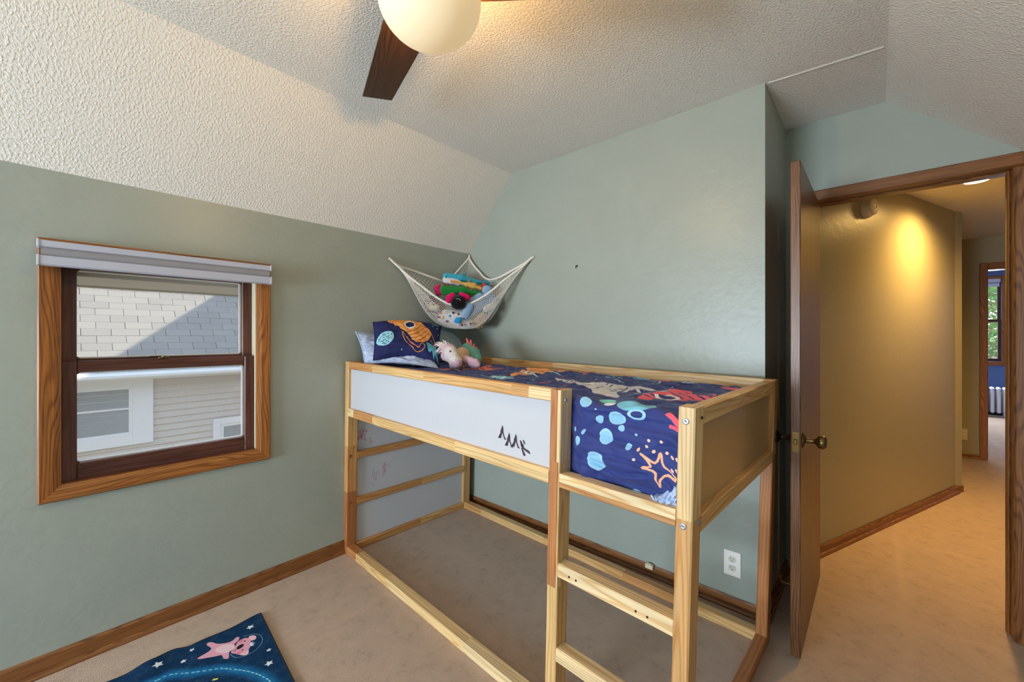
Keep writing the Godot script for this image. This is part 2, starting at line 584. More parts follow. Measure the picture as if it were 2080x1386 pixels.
	mat("sage_cloth", C(176, 196, 206), 0.85, noise_tex(0.012, 4, 512, FastNoiseLite.TYPE_SIMPLEX, ramp([[0, C(176, 196, 214)], [0.4, C(196, 206, 208)], [1, C(214, 216, 208)]]), 43))
	# lamp glass
	var lg := mat("lamp_glass", C(250, 236, 208), 0.35)
	lg.emission_enabled = true; lg.emission = C(255, 214, 150); lg.emission_energy_multiplier = 0.45
	var ld := mat("led", C(255, 250, 240), 0.4)
	ld.emission_enabled = true; ld.emission = C(255, 236, 200); ld.emission_energy_multiplier = 3.0

# ------------------------------------------------------------------ the room
func room() -> void:
	# carpeted floor of the room, hall and far room
	struct("floor", one(Vector3(-0.15, -0.2, -8.5), Vector3(6.0, 0.0, 6.35)), M.carpet)
	# ceiling: flat strip between two slopes
	var m := MB.new()
	var z0 := -0.7
	var z1 := 6.35
	var pr := [Vector2(-0.15, 1.83), Vector2(0.0, 2.0), Vector2(0.461, 2.525), Vector2(2.483, 2.525), Vector2(2.95, 2.119), Vector2(3.09, 1.998)]
	for i in pr.size() - 1:
		var a: Vector2 = pr[i]
		var b: Vector2 = pr[i + 1]
		var nn := Vector2(a.y - b.y, b.x - a.x).normalized() * 0.14
		m.prism([a, b, b + nn, a + nn], Vector3(0, 0, z0), Vector3.RIGHT, Vector3.UP, Vector3(0, 0, z1 - z0))
	m.prism([Vector2(0, 0), Vector2(0.006, -0.005), Vector2(0.014, 0)], Vector3(2.07, 2.526, -0.015), Vector3(0.12, 0, 1).normalized(), Vector3.UP, Vector3(0.4, 0, -0.04))
	struct("ceiling", m, M.ceiling)
	# left wall with its window opening
	m = MB.new()
	m.box(Vector3(-0.15, 0, 2.215), Vector3(0, 2.02, 6.35))
	m.box(Vector3(-0.15, 0, -0.15), Vector3(0, 2.02, 1.510))
	m.box(Vector3(-0.15, 0, 1.510), Vector3(0, 0.735, 2.215))
	m.box(Vector3(-0.15, 1.690, 1.510), Vector3(0, 2.02, 2.215))
	struct("wall_left", m, M.wall)
	# back wall, its return beside the door, and the wall with the door
	m = MB.new()
	m.prism([Vector2(-0.1, 0), Vector2(2.06, 0), Vector2(2.06, 2.53), Vector2(0.45, 2.53), Vector2(0, 2.02), Vector2(-0.1, 1.92)], Vector3(0, 0, -0.12), Vector3.RIGHT, Vector3.UP, Vector3(0, 0, 0.12))
	struct("wall_back", m, M.wall)
	struct("wall_side", one(Vector3(1.94, 0, -0.7), Vector3(2.06, 2.53, -0.121)), M.wall)
	m = MB.new()
	m.prism([Vector2(2.06, 2.082), Vector2(2.96, 2.082), Vector2(2.96, 2.115), Vector2(2.485, 2.53), Vector2(2.06, 2.53)], Vector3(0, 0, -0.7), Vector3.RIGHT, Vector3.UP, Vector3(0, 0, 0.113))
	m.box(Vector3(2.06, 0, -0.7), Vector3(2.170, 2.082, -0.587))
	m.box(Vector3(2.900, 0, -0.7), Vector3(2.96, 2.082, -0.587))
	struct("wall_far", m, M.wall)
	struct("wall_right", one(Vector3(2.95, 0, -0.7), Vector3(3.09, 2.2, 6.35)), M.wall)
	m = MB.new()
	m.box(Vector3(-0.15, 0, 6.20), Vector3(0.2, 2.6, 6.32))
	m.box(Vector3(1.8, 0, 6.20), Vector3(3.09, 2.6, 6.32))
	m.box(Vector3(0.2, 0, 6.20), Vector3(1.8, 0.45, 6.32))
	m.box(Vector3(0.2, 1.60, 6.20), Vector3(1.8, 2.6, 6.32))
	struct("wall_front", m, M.wall)
	var wf := snode("window_2")
	for b in [[0.14, 0.39, 0.21, 1.66], [1.79, 0.39, 1.86, 1.66], [0.21, 0.39, 1.79, 0.46], [0.21, 1.59, 1.79, 1.66]]:
		part(wf, "casing", one(Vector3(b[0], b[1], 6.178), Vector3(b[2], b[3], 6.205), 0.004), M.oak)
	part(wf, "closed_shade", one(Vector3(0.2, 0.45, 6.26), Vector3(1.8, 1.60, 6.27)), M.shade_white)
	# baseboards: a moulded board and its shoe
	base("baseboard_left", Vector3(0, 0, 6.20), Vector3(0, 0, 0.03), M.oak_dark, 0.078)
	base("baseboard_back", Vector3(0, 0, 0), Vector3(2.06, 0, 0), M.oak_dark, 0.060)
	base("baseboard_side", Vector3(2.06, 0, 0.012), Vector3(2.06, 0, -0.575), M.oak_dark, 0.060)
	# door casing, jambs and stop
	var d := snode("trim_1")
	var c := func(lo: Vector3, hi: Vector3, k: float) -> MB: return one(lo, hi, 0.006, Vector2(k, k))
	part(d, "head_casing", c.call(Vector3(2.125, 2.078, -0.589), Vector3(2.926, 2.138, -0.568), 0.2), M.oak_dark)
	part(d, "side_casing", c.call(Vector3(2.125, 0, -0.589), Vector3(2.178, 2.078, -0.568), 0.4), M.oak_dark)
	part(d, "side_casing", c.call(Vector3(2.894, 0, -0.589), Vector3(2.930, 2.078, -0.568), 0.6), M.oak_dark)
	part(d, "head_jamb", c.call(Vector3(2.170, 2.077, -0.72), Vector3(2.905, 2.090, -0.582), 0.1), M.oak_dark)
	part(d, "side_jamb", c.call(Vector3(2.165, 0, -0.72), Vector3(2.182, 2.085, -0.582), 0.1), M.oak_dark)
	part(d, "side_jamb", c.call(Vector3(2.893, 0, -0.72), Vector3(2.905, 2.085, -0.582), 0.3), M.oak_dark)
	part(d, "stop", c.call(Vector3(2.182, 2.070, -0.665), Vector3(2.893, 2.078, -0.628), 0.5), M.oak_dark)
	part(d, "stop", c.call(Vector3(2.883, 0, -0.665), Vector3(2.894, 2.071, -0.628), 0.7), M.oak_dark)
	# the open door
	d = snode("door_1", Vector3(2.188, 0, -0.575), 0.0)
	m = MB.new()
	m.box(Vector3(-0.004, 0.02, 0.0), Vector3(0.031, 2.055, 0.772), 0.003, Vector2(0.15, 0.2), Vector2(1, 2.2))
	part(d, "slab", m, M.door_oak)
	m = MB.new()
	m.box(Vector3(0.0015, 0.862, 0.770), Vector3(0.0255, 0.945, 0.7735), 0.0008)
	part(d, "latch_plate", m, M.brass)
	part(d, "latch_bolt", one(Vector3(0.008, 0.893, 0.773), Vector3(0.020, 0.916, 0.780), 0.002), M.brass)
	for sd in [[Vector3(0.031, 0.903, 0.705), Vector3.RIGHT, M.brass], [Vector3(-0.004, 0.903, 0.705), Vector3.LEFT, M.dark_metal]]:
		m = MB.new()
		m.lathe([Vector2(0, 0.001), Vector2(0.033, 0.001), Vector2(0.033, 0.004), Vector2(0.026, 0.009), Vector2(0.013, 0.013), Vector2(0.0105, 0.02), Vector2(0.0095, 0.038), Vector2(0.013, 0.045), Vector2(0.023, 0.051), Vector2(0.028, 0.061), Vector2(0.0275, 0.071), Vector2(0.021, 0.079), Vector2(0.012, 0.081), Vector2(0, 0.081)], sd[0], sd[1], 28)
		part(d, "knob", m, sd[2])
	for y in [0.25, 1.05, 1.82]:
		m = MB.new()
		m.lathe([Vector2(0, -0.045), Vector2(0.006, -0.045), Vector2(0.006, 0.045), Vector2(0, 0.045)], Vector3(-0.009, y, 0.0), Vector3.UP, 12)
		part(d, "hinge", m, M.brass)

func base(called: String, a: Vector3, b: Vector3, mt: Material, h: float) -> void:
	# runs from a to b with the room on its right-hand side seen from above
	var l := b - a
	var out := l.normalized().cross(Vector3.UP)
	if out.dot(Vector3(1.4, 0, 1.4) - a) < 0: out = -out
	if called == "baseboard_hall": out = Vector3(0.936, 0, 0.351)
	if called == "baseboard_side": out = Vector3.RIGHT
	if called == "baseboard_landing": out = Vector3(0, 0, 1)
	var o := snode(called)
	var m := MB.new()
	var uvf := [Vector2(0, 0), Vector2(0.010, 0), Vector2(0.010, h - 0.010), Vector2(0.004, h), Vector2(0, h)]
	var pr := func(pts: Array) -> MB:
		var q := MB.new()
		var ll := l.length()
		for i in pts.size():
			var p: Vector2 = pts[i]
			var r: Vector2 = pts[(i + 1) % pts.size()]
			var p3 := a + out * p.x + Vector3.UP * p.y
			var r3 := a + out * r.x + Vector3.UP * r.y
			var g := Vector2((r - p).y, (p - r).x)
			q.poly([p3, r3, r3 + l, p3 + l], [Vector2(0, i * 0.2 + p.y * 4), Vector2(0, i * 0.2 + r.y * 4), Vector2(ll, i * 0.2 + r.y * 4), Vector2(ll, i * 0.2 + p.y * 4)], out * g.x + Vector3.UP * g.y)
		for e in 2:
			var f := []
			for p in pts: f.append(a + out * p.x + Vector3.UP * p.y + l * e)
			q.poly(f, [], l * (e * 2 - 1))
		return q
	part(o, "board", pr.call(uvf), mt)
	part(o, "shoe", pr.call([Vector2(0.0101, 0), Vector2(0.024, 0), Vector2(0.023, 0.008), Vector2(0.018, 0.016), Vector2(0.0101, 0.020)]), mt)

# ------------------------------------------------------------------ hall and landing behind the door
func hall() -> void:
	var m := MB.new()
	m.prism([Vector2(2.075, -0.70), Vector2(2.120, -0.70), Vector2(2.946, -2.894), Vector2(2.992, -2.955), Vector2(1.9, -2.955)], Vector3(0, 0, 0), Vector3.RIGHT, Vector3(0, 0, 1), Vector3(0, 2.42, 0))
	struct("wall_hall", m, M.wall_hall)
	struct("ceiling_hall", one(Vector3(1.8, 2.40, -4.46), Vector3(4.4, 2.52, -0.70)), M.ceiling_hall)
	m = MB.new()
	m.box(Vector3(1.8, 0, -4.56), Vector3(3.325, 2.42, -4.44))
	m.box(Vector3(4.2, 0, -4.56), Vector3(4.4, 2.42, -4.44))
	m.box(Vector3(3.325, 2.06, -4.56), Vector3(4.2, 2.42, -4.44))
	struct("wall_landing", m, M.wall_hall)
	m = MB.new()
	m.box(Vector3(4.25, 0, -4.44), Vector3(4.4, 2.42, -0.70))
	m.box(Vector3(3.06, 0, -0.82), Vector3(4.25, 2.42, -0.70))
	struct("wall_hall_right", m, M.wall_hall)
	struct("wall_hall_left", one(Vector3(1.7, 0, -4.44), Vector3(1.8, 2.42, -2.9)), M.wall_hall)
	base("baseboard_hall", Vector3(2.125, 0, -0.71), Vector3(2.958, 0, -2.91), M.oak_dark, 0.060)
	base("baseboard_landing", Vector3(3.28, 0, -4.44), Vector3(1.8, 0, -4.44), M.oak_dark, 0.05)
	var o := snode("trim_2")
	part(o, "board", one(Vector3(-0.005, 0, -0.002), Vector3(0.085, 0.055, 0.012), 0.003), M.oak_dark)
	o.position = Vector3(2.944, 0, -2.898); o.rotation.y = 0.93
	var d := snode("trim_3")
	part(d, "side_casing", one(Vector3(3.275, 0, -4.44), Vector3(3.335, 2.12, -4.418), 0.005), M.oak)
	part(d, "side_casing", one(Vector3(4.19, 0, -4.44), Vector3(4.25, 2.12, -4.418), 0.005), M.oak)
	part(d, "head_casing", one(Vector3(3.335, 2.055, -4.44), Vector3(4.19, 2.12, -4.418), 0.005), M.oak)
	part(d, "side_jamb", one(Vector3(3.318, 0, -4.57), Vector3(3.334, 2.06, -4.435)), M.oak)
	part(d, "head_jamb", one(Vector3(3.318, 2.045, -4.57), Vector3(4.2, 2.062, -4.435)), M.oak)
	# recessed ceiling lamp
	var t := thing("recessed_light", "round recessed lamp glowing in the hall ceiling beyond the door head", "ceiling light", Vector3(2.957, 2.4, -1.985))
	t.scale = Vector3(0.75, 1.0, 0.75)
	m = MB.new()
	m.lathe([Vector2(0.076, -0.001), Vector2(0.094, -0.004), Vector2(0.096, -0.001), Vector2(0.096, 0.004)], Vector3.ZERO, Vector3.UP, 32)
	part(t, "trim_ring", m, M.white_plastic)
	m = MB.new()
	m.lathe([Vector2(0, -0.002), Vector2(0.077, -0.002), Vector2(0.077, 0.003), Vector2(0, 0.003)], Vector3.ZERO, Vector3.DOWN, 32)
	part(t, "diffuser", m, M.led)
	var l := SpotLight3D.new()
	l.name = "lamp"
	t.add_child(l)
	l.position = Vector3(0, -0.03, 0); l.rotation.x = -PI / 2
	l.spot_angle = 81; l.spot_angle_attenuation = 1.0; l.spot_range = 12; l.spot_attenuation = 2
	l.light_color = Color(1.0, 0.80, 0.46); l.light_energy = 5.6; l.light_size = 0.07; l.shadow_enabled = true
	# smoke alarm on the hall wall
	t = thing("smoke_alarm", "round cream smoke alarm high on the hall wall seen through the doorway", "smoke alarm", Vector3(2.392, 2.20, -1.42), 0.0)
	m = MB.new()
	m.lathe([Vector2(0, 0), Vector2(0.070, 0), Vector2(0.070, 0.010), Vector2(0.064, 0.012)], Vector3.ZERO, Vector3(0.936, 0, 0.351), 32)
	part(t, "mounting_plate", m, M.cream_plastic)
	m = MB.new()
	m.lathe([Vector2(0.064, 0.010), Vector2(0.066, 0.014), Vector2(0.066, 0.022), Vector2(0.052, 0.026), Vector2(0.050, 0.034), Vector2(0.057, 0.036), Vector2(0.056, 0.048), Vector2(0.040, 0.053), Vector2(0, 0.053)], Vector3.ZERO, Vector3(0.936, 0, 0.351), 32)
	part(t, "cover", m, M.cream_plastic)
	m = MB.new()
	m.lathe([Vector2(0.014, 0.053), Vector2(0.017, 0.056), Vector2(0.020, 0.053)], Vector3.ZERO, Vector3(0.936, 0, 0.351), 20)
	part(t, "test_button", m, M.white_plastic)
	outlet(Vector3(3.152, 0.253, -4.44), 0.0, "cream outlet plate low on the landing wall beside the far doorway", true)

func far_room() -> void:
	struct("ceiling_far", one(Vector3(1.6, 2.46, -8.5), Vector3(6.0, 2.6, -4.57)), M.ceiling_hall)
	var m := MB.new()
	m.box(Vector3(1.6, 0, -8.45), Vector3(3.15, 2.5, -8.3))
	m.box(Vector3(4.0, 0, -8.45), Vector3(6.0, 2.5, -8.3))
	m.box(Vector3(3.15, 0, -8.45), Vector3(4.0, 0.91, -8.3))
	m.box(Vector3(3.15, 2.29, -8.45), Vector3(4.0, 2.5, -8.3))
	struct("wall_far_room", m, M.wall_blue)
	struct("wall_far_room_right", one(Vector3(5.0, 0, -8.3), Vector3(5.15, 2.5, -4.57)), M.wall_blue)
	struct("wall_far_room_left", one(Vector3(1.6, 0, -8.3), Vector3(1.75, 2.5, -4.57)), M.wall_blue)
	m = MB.new()
	m.box(Vector3(1.75, 0, -4.66), Vector3(3.318, 2.5, -4.57))
	m.box(Vector3(4.2, 0, -4.66), Vector3(5.0, 2.5, -4.57))
	struct("wall_far_room_front", m, M.wall_blue)
	var w := snode("window_3")
	part(w, "side_casing", one(Vector3(4.0, 0.84, -8.302), Vector3(4.062, 2.345, -8.278), 0.005), M.oak)
	part(w, "side_casing", one(Vector3(3.088, 0.84, -8.302), Vector3(3.15, 2.345, -8.278), 0.005), M.oak)
	part(w, "head_casing", one(Vector3(3.15, 2.285, -8.302), Vector3(4.0, 2.345, -8.278), 0.005), M.oak)
	part(w, "sill_casing", one(Vector3(3.15, 0.84, -8.302), Vector3(4.0, 0.905, -8.278), 0.005), M.oak)
	for s in [[0.91, 1.615, -8.36], [1.57, 2.29, -8.40]]:
		m = MB.new()
		m.box(Vector3(3.15, s[0], s[2]), Vector3(3.20, s[1], s[2] + 0.035)); m.box(Vector3(3.965, s[0], s[2]), Vector3(4.0, s[1], s[2] + 0.035))
		m.box(Vector3(3.20, s[0], s[2]), Vector3(3.965, s[0] + 0.045, s[2] + 0.035)); m.box(Vector3(3.20, s[1] - 0.045, s[2]), Vector3(3.965, s[1], s[2] + 0.035))
		var sa := part(w, "sash", m, M.sash)
		part(sa, "pane", one(Vector3(3.20, s[0] + 0.04, s[2] + 0.015), Vector3(3.965, s[1] - 0.04, s[2] + 0.019)), M.glass)
	var t := thing("roller_shade", "white roller shade at the top of the far room window", "window shade", Vector3(3.56, 2.16, -8.25))
	part(t, "cassette", one(Vector3(-0.41, 0.07, -0.03), Vector3(0.42, 0.13, 0.04), 0.01), M.shade_white)
	part(t, "cloth", one(Vector3(-0.40, 0.0, -0.01), Vector3(0.41, 0.08, 0.0)), M.shade_white)
	# cast iron radiator
	t = thing("radiator", "white cast iron radiator under the far room window", "radiator", Vector3(3.3, 0, -8.13))
	m = MB.new()
	for i in 5:
		var q := MB.new()
		for zz in [-0.055, 0.0, 0.055]: q.tube([Vector3(0, 0.07, zz), Vector3(0, 0.12, zz), Vector3(0, 0.41, zz), Vector3(0, 0.455, zz)], [0.016, 0.022, 0.022, 0.016], 10)
		q.tube([Vector3(0, 0.452, -0.06), Vector3(0, 0.465, -0.03), Vector3(0, 0.465, 0.03), Vector3(0, 0.452, 0.06)], [0.02, 0.027, 0.027, 0.02], 10)
		q.tube([Vector3(0, 0.09, -0.06), Vector3(0, 0.09, 0.06)], 0.024, 10)
		m = q
		break
	var ms := m.mesh()
	for i in 12:
		var f := part(t, "section", ms, M.white_enamel)
		f.position.x = -0.05 + i * 0.069
	for x in [-0.05, 0.709]: part(t, "foot", one(Vector3(x - 0.015, 0, -0.05), Vector3(x + 0.015, 0.08, 0.05), 0.004), M.white_enamel)
	struct("baseboard_far_room", one(Vector3(1.75, 0, -8.3), Vector3(5.0, 0.06, -8.285)), M.dark)

# ------------------------------------------------------------------ window in the left wall
func window_left() -> void:
	var w := snode("window_1")
	# mitred oak casing; outer 1.449..2.270 x 0.677..1.720
	var z0 := 1.452
	var z1 := 2.270
	var y0 := 0.677
	var y1 := 1.724
	var k := 0.062
	var side := func(a: Vector2, b: Vector2, c: Vector2, d: Vector2) -> MB:    # outer a-b, inner c-d, as (z, y)
		var m := MB.new()
		var prof := [Vector2(0.0, 0.019), Vector2(0.08, 0.024), Vector2(0.7, 0.020), Vector2(0.86, 0.015), Vector2(1.0, 0.011)]
		var p3 := func(o: Vector2, i: Vector2, f: Vector2) -> Vector3:
			var q := o.lerp(i, f.x)
			return Vector3(f.y, q.y, q.x)
		var ln := a.distance_to(b)
		for i in prof.size() - 1:
			var f: Vector2 = prof[i]
			var g: Vector2 = prof[i + 1]
			m.poly([p3.call(a, d, f), p3.call(b, c, f), p3.call(b, c, g), p3.call(a, d, g)], [Vector2(0, f.x * 0.25), Vector2(ln, f.x * 0.25), Vector2(ln, g.x * 0.25), Vector2(0, g.x * 0.25)], Vector3.RIGHT)
		m.poly([Vector3(0, a.y, a.x), Vector3(0, b.y, b.x), p3.call(b, c, prof[0]), p3.call(a, d, prof[0])], [Vector2(0, 0), Vector2(ln, 0), Vector2(ln, 0.1), Vector2(0, 0.1)], Vector3(0, (a.y + b.y - c.y - d.y), a.x + b.x - c.x - d.x))
		m.poly([Vector3(-0.02, d.y, d.x), Vector3(-0.02, c.y, c.x), p3.call(b, c, prof[4]), p3.call(a, d, prof[4])], [Vector2(0, 0), Vector2(ln, 0), Vector2(ln, 0.1), Vector2(0, 0.1)], Vector3(0, -(a.y + b.y - c.y - d.y), -(a.x + b.x - c.x - d.x)))
		return m
	var O := [Vector2(z1, y1), Vector2(z1, y0), Vector2(z0, y0), Vector2(z0, y1)]
	var I := [Vector2(z1 - k, y1 - k), Vector2(z1 - k, y0 + k), Vector2(z0 + k, y0 + k), Vector2(z0 + k, y1 - k)]
	for i in 4:
		part(w, "casing", side.call(O[i], O[(i + 1) % 4], I[(i + 1) % 4], I[i]), M.oak)
	# jamb liners
	var jm := MB.new()
	jm.box(Vector3(-0.15, 0.735, 2.207), Vector3(-0.005, 1.70, 2.216)); jm.box(Vector3(-0.15, 0.735, 1.509), Vector3(-0.005, 1.70, 1.518))
	part(w, "jamb_liner", jm, M.cream_plastic)
	jm = MB.new()
	jm.box(Vector3(-0.15, 1.685, 1.509), Vector3(-0.005, 1.70, 2.216)); jm.box(Vector3(-0.15, 0.728, 1.509), Vector3(-0.01, 0.742, 2.216))
	part(w, "sill", jm, M.sash)
	# sashes: [y0, y1, back x, front x, bottom rail, top rail, stile]
	for s in [[0.735, 1.233, -0.055, -0.020, 0.072, 0.046, 0.044], [1.20, 1.690, -0.100, -0.062, 0.042, 0.070, 0.044]]:
		var a := 1.518
		var b := 2.207
		var q := MB.new()
		q.box(Vector3(s[2], s[0], b - s[6]), Vector3(s[3], s[1], b), 0.003); q.box(Vector3(s[2], s[0], a), Vector3(s[3], s[1], a + s[6]), 0.003)
		q.box(Vector3(s[2], s[0], a + s[6]), Vector3(s[3] - 0.002, s[0] + s[4], b - s[6]), 0.003); q.box(Vector3(s[2], s[1] - s[5], a + s[6]), Vector3(s[3] - 0.002, s[1], b - s[6]), 0.003)
		for c in [[a + s[6], 1], [b - s[6], -1]]:
			for r in [[s[0] + s[4], 1], [s[1] - s[5], -1]]:
				q.prism([Vector2(0, 0), Vector2(0.010, 0), Vector2(0, 0.010)], Vector3(s[2] + 0.006, r[0], c[0]), Vector3(0, 0, c[1]), Vector3(0, r[1], 0), Vector3(0.018, 0, 0))
		var sa := part(w, "sash", q, M.sash)
		part(sa, "pane", one(Vector3(s[2] + 0.012, s[0] + s[4] - 0.006, a + s[6] - 0.006), Vector3(s[2] + 0.016, s[1] - s[5] + 0.006, b - s[6] + 0.006)), M.glass)
		q = MB.new()      # pale glazing bead outside the glass
		q.box(Vector3(s[2] - 0.012, s[0] + s[4] - 0.008, a + s[6] - 0.014), Vector3(s[2] + 0.010, s[1] - s[5] + 0.008, a + s[6] + 0.006)); q.box(Vector3(s[2] - 0.012, s[0] + s[4] - 0.008, a + s[6]), Vector3(s[2] + 0.010, s[0] + s[4] + 0.005, b - s[6]))
		q.box(Vector3(s[2] - 0.012, s[1] - s[5] - 0.005, a + s[6]), Vector3(s[2] + 0.010, s[1] - s[5] + 0.008, b - s[6]))
		part(sa, "glazing_bead", q, M.vinyl)
	var g := one(Vector3(-0.054, 0.802, 1.562), Vector3(-0.021, 0.807, 2.163))
	var lk := MB.new()
	lk.box(Vector3(-0.052, 1.233, 1.865), Vector3(-0.022, 1.239, 1.905), 0.002)
	lk.lathe([Vector2(0, 0), Vector2(0.012, 0), Vector2(0.011, 0.008), Vector2(0, 0.009)], Vector3(-0.037, 1.238, 1.885), Vector3.UP, 16)
	lk.box(Vector3(-0.040, 1.241, 1.885), Vector3(-0.034, 1.246, 1.935), 0.002)
	part(w, "sash_lock", lk, M.brass)
	g = MB.new()
	g.box(Vector3(-0.0205, 0.772, 1.562), Vector3(-0.0175, 0.777, 2.163), 0.001)
	part(w, "lift_bead", g, M.sash)
	# roller shade in its cassette
	var t := thing("roller_shade", "grey and white zebra roller shade rolled up over the left wall window", "window shade", Vector3(0, 1.612, 1.866))
	var m := MB.new()
	m.box(Vector3(0.02, 0.07, -0.399), Vector3(0.072, 0.096, 0.399), 0.003)
	part(t, "cassette", m, M.shade_white)
	m = MB.new()
	m.grid(2, 8, func(a, b): return Vector3(0.062 + 0.012 * sin(b * PI), 0.074 - b * 0.044, lerpf(-0.394, 0.394, a)), true)
	part(t, "grey_band", m, M.shade_grey, "grey cloth band of the shade")
	m = MB.new()
	m.box(Vector3(0.03, 0.0, -0.399), Vector3(0.076, 0.037, 0.399), 0.004)
	part(t, "bottom_rail", m, M.shade_white)
	part(t, "roll", one(Vector3(0.024, 0.03, -0.393), Vector3(0.060, 0.075, 0.393), 0.004), M.shade_grey)
	for z in [-0.404, 0.396]:
		part(t, "end_cap", one(Vector3(0.018, 0.069, z), Vector3(0.074, 0.098, z + 0.008), 0.002), M.shade_white)
		part(t, "end_cap", one(Vector3(0.028, -0.001, z), Vector3(0.078, 0.038, z + 0.008), 0.002), M.shade_white)

# ------------------------------------------------------------------ outside the left window and beyond
func outside() -> void:
	struct("ground", one(Vector3(-40, -3.2, -40), Vector3(40, -2.9, 40)), M.ground)
	# own eave over the window
	var m := MB.new()
	m.box(Vector3(-0.60, 1.60, -1.0), Vector3(-0.152, 1.625, 6.7))
	m.box(Vector3(-0.62, 1.59, -1.0), Vector3(-0.60, 1.76, 6.7))
	struct("trim_4", m, M.soffit)
	m = MB.new()
	m.prism([Vector2(-0.62, 1.76), Vector2(1.46, 3.95), Vector2(1.46, 4.1), Vector2(-0.62, 1.91)], Vector3(0, 0, -1.0), Vector3.RIGHT, Vector3.UP, Vector3(0, 0, 7.7))
	m.prism([Vector2(3.54, 1.76), Vector2(1.46, 3.95), Vector2(1.46, 4.1), Vector2(3.54, 1.91)], Vector3(0, 0, -1.0), Vector3.RIGHT, Vector3.UP, Vector3(0, 0, 7.7))
	m.box(Vector3(1.4, 2.66, -8.8), Vector3(6.2, 2.8, -1.0))
	struct("roof", m, M.gap)
	m = MB.new()
	m.box(Vector3(-0.15, -3, -8.5), Vector3(6.0, -0.21, 6.35))
	struct("wall_below", m, M.siding)
	# neighbour house: roof of single shingles, siding boards, windows
	var h := thing("neighbour_house", "beige sided house with grey shingle roof seen through the left window", "house", Vector3(-5.8, -2.9, 1.0))
	var off := -h.position
	var wall := part(h, "wall", one(Vector3(-10.0, -2.9, -2.6), Vector3(-5.83, 0.95, 4.4)), M.siding)
	wall.position = off
	var bd := MB.new()
	bd.prism([Vector2(0, 0), Vector2(0.024, 0.002), Vector2(0.026, 0.008), Vector2(0.006, 0.103), Vector2(0, 0.103)], Vector3(0, 0, 0), Vector3.RIGHT, Vector3.UP, Vector3(0, 0, 7.0))
	var bm := bd.mesh()
	for i in 20:
		var b := part(wall, "siding_board", bm, M.siding)
		b.position = Vector3(-5.83, -1.25 + i * 0.1012, -2.6)
	var sx := sin(deg_to_rad(46.0))
	var cx := cos(deg_to_rad(46.0))
	var e0 := Vector3(-5.55, 0.80, 0)
	var up := Vector3(-cx, sx, 0)
	var nn := Vector3(sx, cx, 0)
	var roof := MB.new()
	roof.prism([Vector2(0, -0.10), Vector2(1.92, -0.10), Vector2(1.92, 0), Vector2(0, 0)], e0 + Vector3(0, 0, -3.0), up, nn, Vector3(0, 0, 7.8))
	roof.prism([Vector2(0, -0.10), Vector2(4.5, -0.10), Vector2(4.5, 0), Vector2(0, 0)], e0 + up * 1.92 + Vector3(0, 0, -3.0), Vector3(-cx, -sx, 0), Vector3(-sx, cx, 0), Vector3(0, 0, 7.8))
	var rf := part(h, "roof", roof, M.gap)
	rf.position = off
	var tabs := []
	for i in 3:
		var q := MB.new()
		q.box(Vector3(0.0, 0.0, 0.0), Vector3(0.1435, [0.010, 0.012, 0.009][i], [0.310, 0.309, 0.311][i]), 0.002)
		tabs.append(q.mesh())
	var bs := Basis(up, nn, Vector3(0, 0, 1))
	for r in 13:
		for i in 17:
			var z := -1.6 + i * 0.315 + (0.1575 if r % 2 else 0.0)
			var s := part(rf, "shingle", tabs[rng.randi() % 3], M["shingle_%d" % (rng.randi() % 3)])
			s.transform = Transform3D(bs * Basis(Vector3(0, 0, 1), 0.02), e0 + up * (r * 0.1475) + Vector3(0, 0, z) + nn * 0.001)
	for e in [[-3.0, -1.62], [3.92, 4.8]]:
		var q := MB.new()
		for r in 13: q.prism([Vector2(r * 0.1475, 0), Vector2(r * 0.1475 + 0.147, 0), Vector2(r * 0.1475 + 0.147, 0.004), Vector2(r * 0.1475, 0.012)], e0 + Vector3(0, 0, e[0]), up, nn, Vector3(0, 0, e[1] - e[0]))
		part(rf, "shingle_courses", q, M.shingle_0)
	m = MB.new()
	m.prism([Vector2(-0.12, -0.06), Vector2(0, 0.03), Vector2(0.06, 0.02), Vector2(0.15, -0.10)], e0 + up * 1.92 + Vector3(0, 0.03, -3.0), Vector3(-1, 0, 0), Vector3.UP, Vector3(0, 0, 7.8))
	part(h, "ridge_cap", m, M.shingle_2).position = off
	m = MB.new()
	m.box(Vector3(-5.86, 0.74, -3.0), Vector3(-5.56, 0.765, 4.8)); m.box(Vector3(-5.56, 0.70, -3.0), Vector3(-5.535, 0.82, 4.8)); m.box(Vector3(-5.535, 0.73, -3.0), Vector3(-5.45, 0.80, 4.8), 0.02)
	part(h, "gutter", m, M.vinyl).position = off
	for wn in [[1.265, 2.63, -0.282, 0.752, 0.227, 0.147, 0.16], [-0.75, 0.508, -1.10, -0.058, 0.10, 0.10, 0.10]]:
		var f := MB.new()
		f.box(Vector3(-5.83, wn[2], wn[0]), Vector3(-5.772, wn[3], wn[0] + wn[4]), 0.004); f.box(Vector3(-5.83, wn[2], wn[1] - wn[4]), Vector3(-5.772, wn[3], wn[1]), 0.004)
		f.box(Vector3(-5.83, wn[2], wn[0] + wn[4]), Vector3(-5.772, wn[2] + wn[5], wn[1] - wn[4]), 0.004); f.box(Vector3(-5.83, wn[3] - wn[6], wn[0] + wn[4]), Vector3(-5.772, wn[3], wn[1] - wn[4]), 0.004)
		var fr := part(h, "window_frame", f, M.vinyl)
		fr.position = off
		var q := MB.new()
		var a: float = wn[0] + wn[4]
		var b: float = wn[1] - wn[4]
		var lo: float = wn[2] + wn[5]
		var hi: float = wn[3] - wn[6]
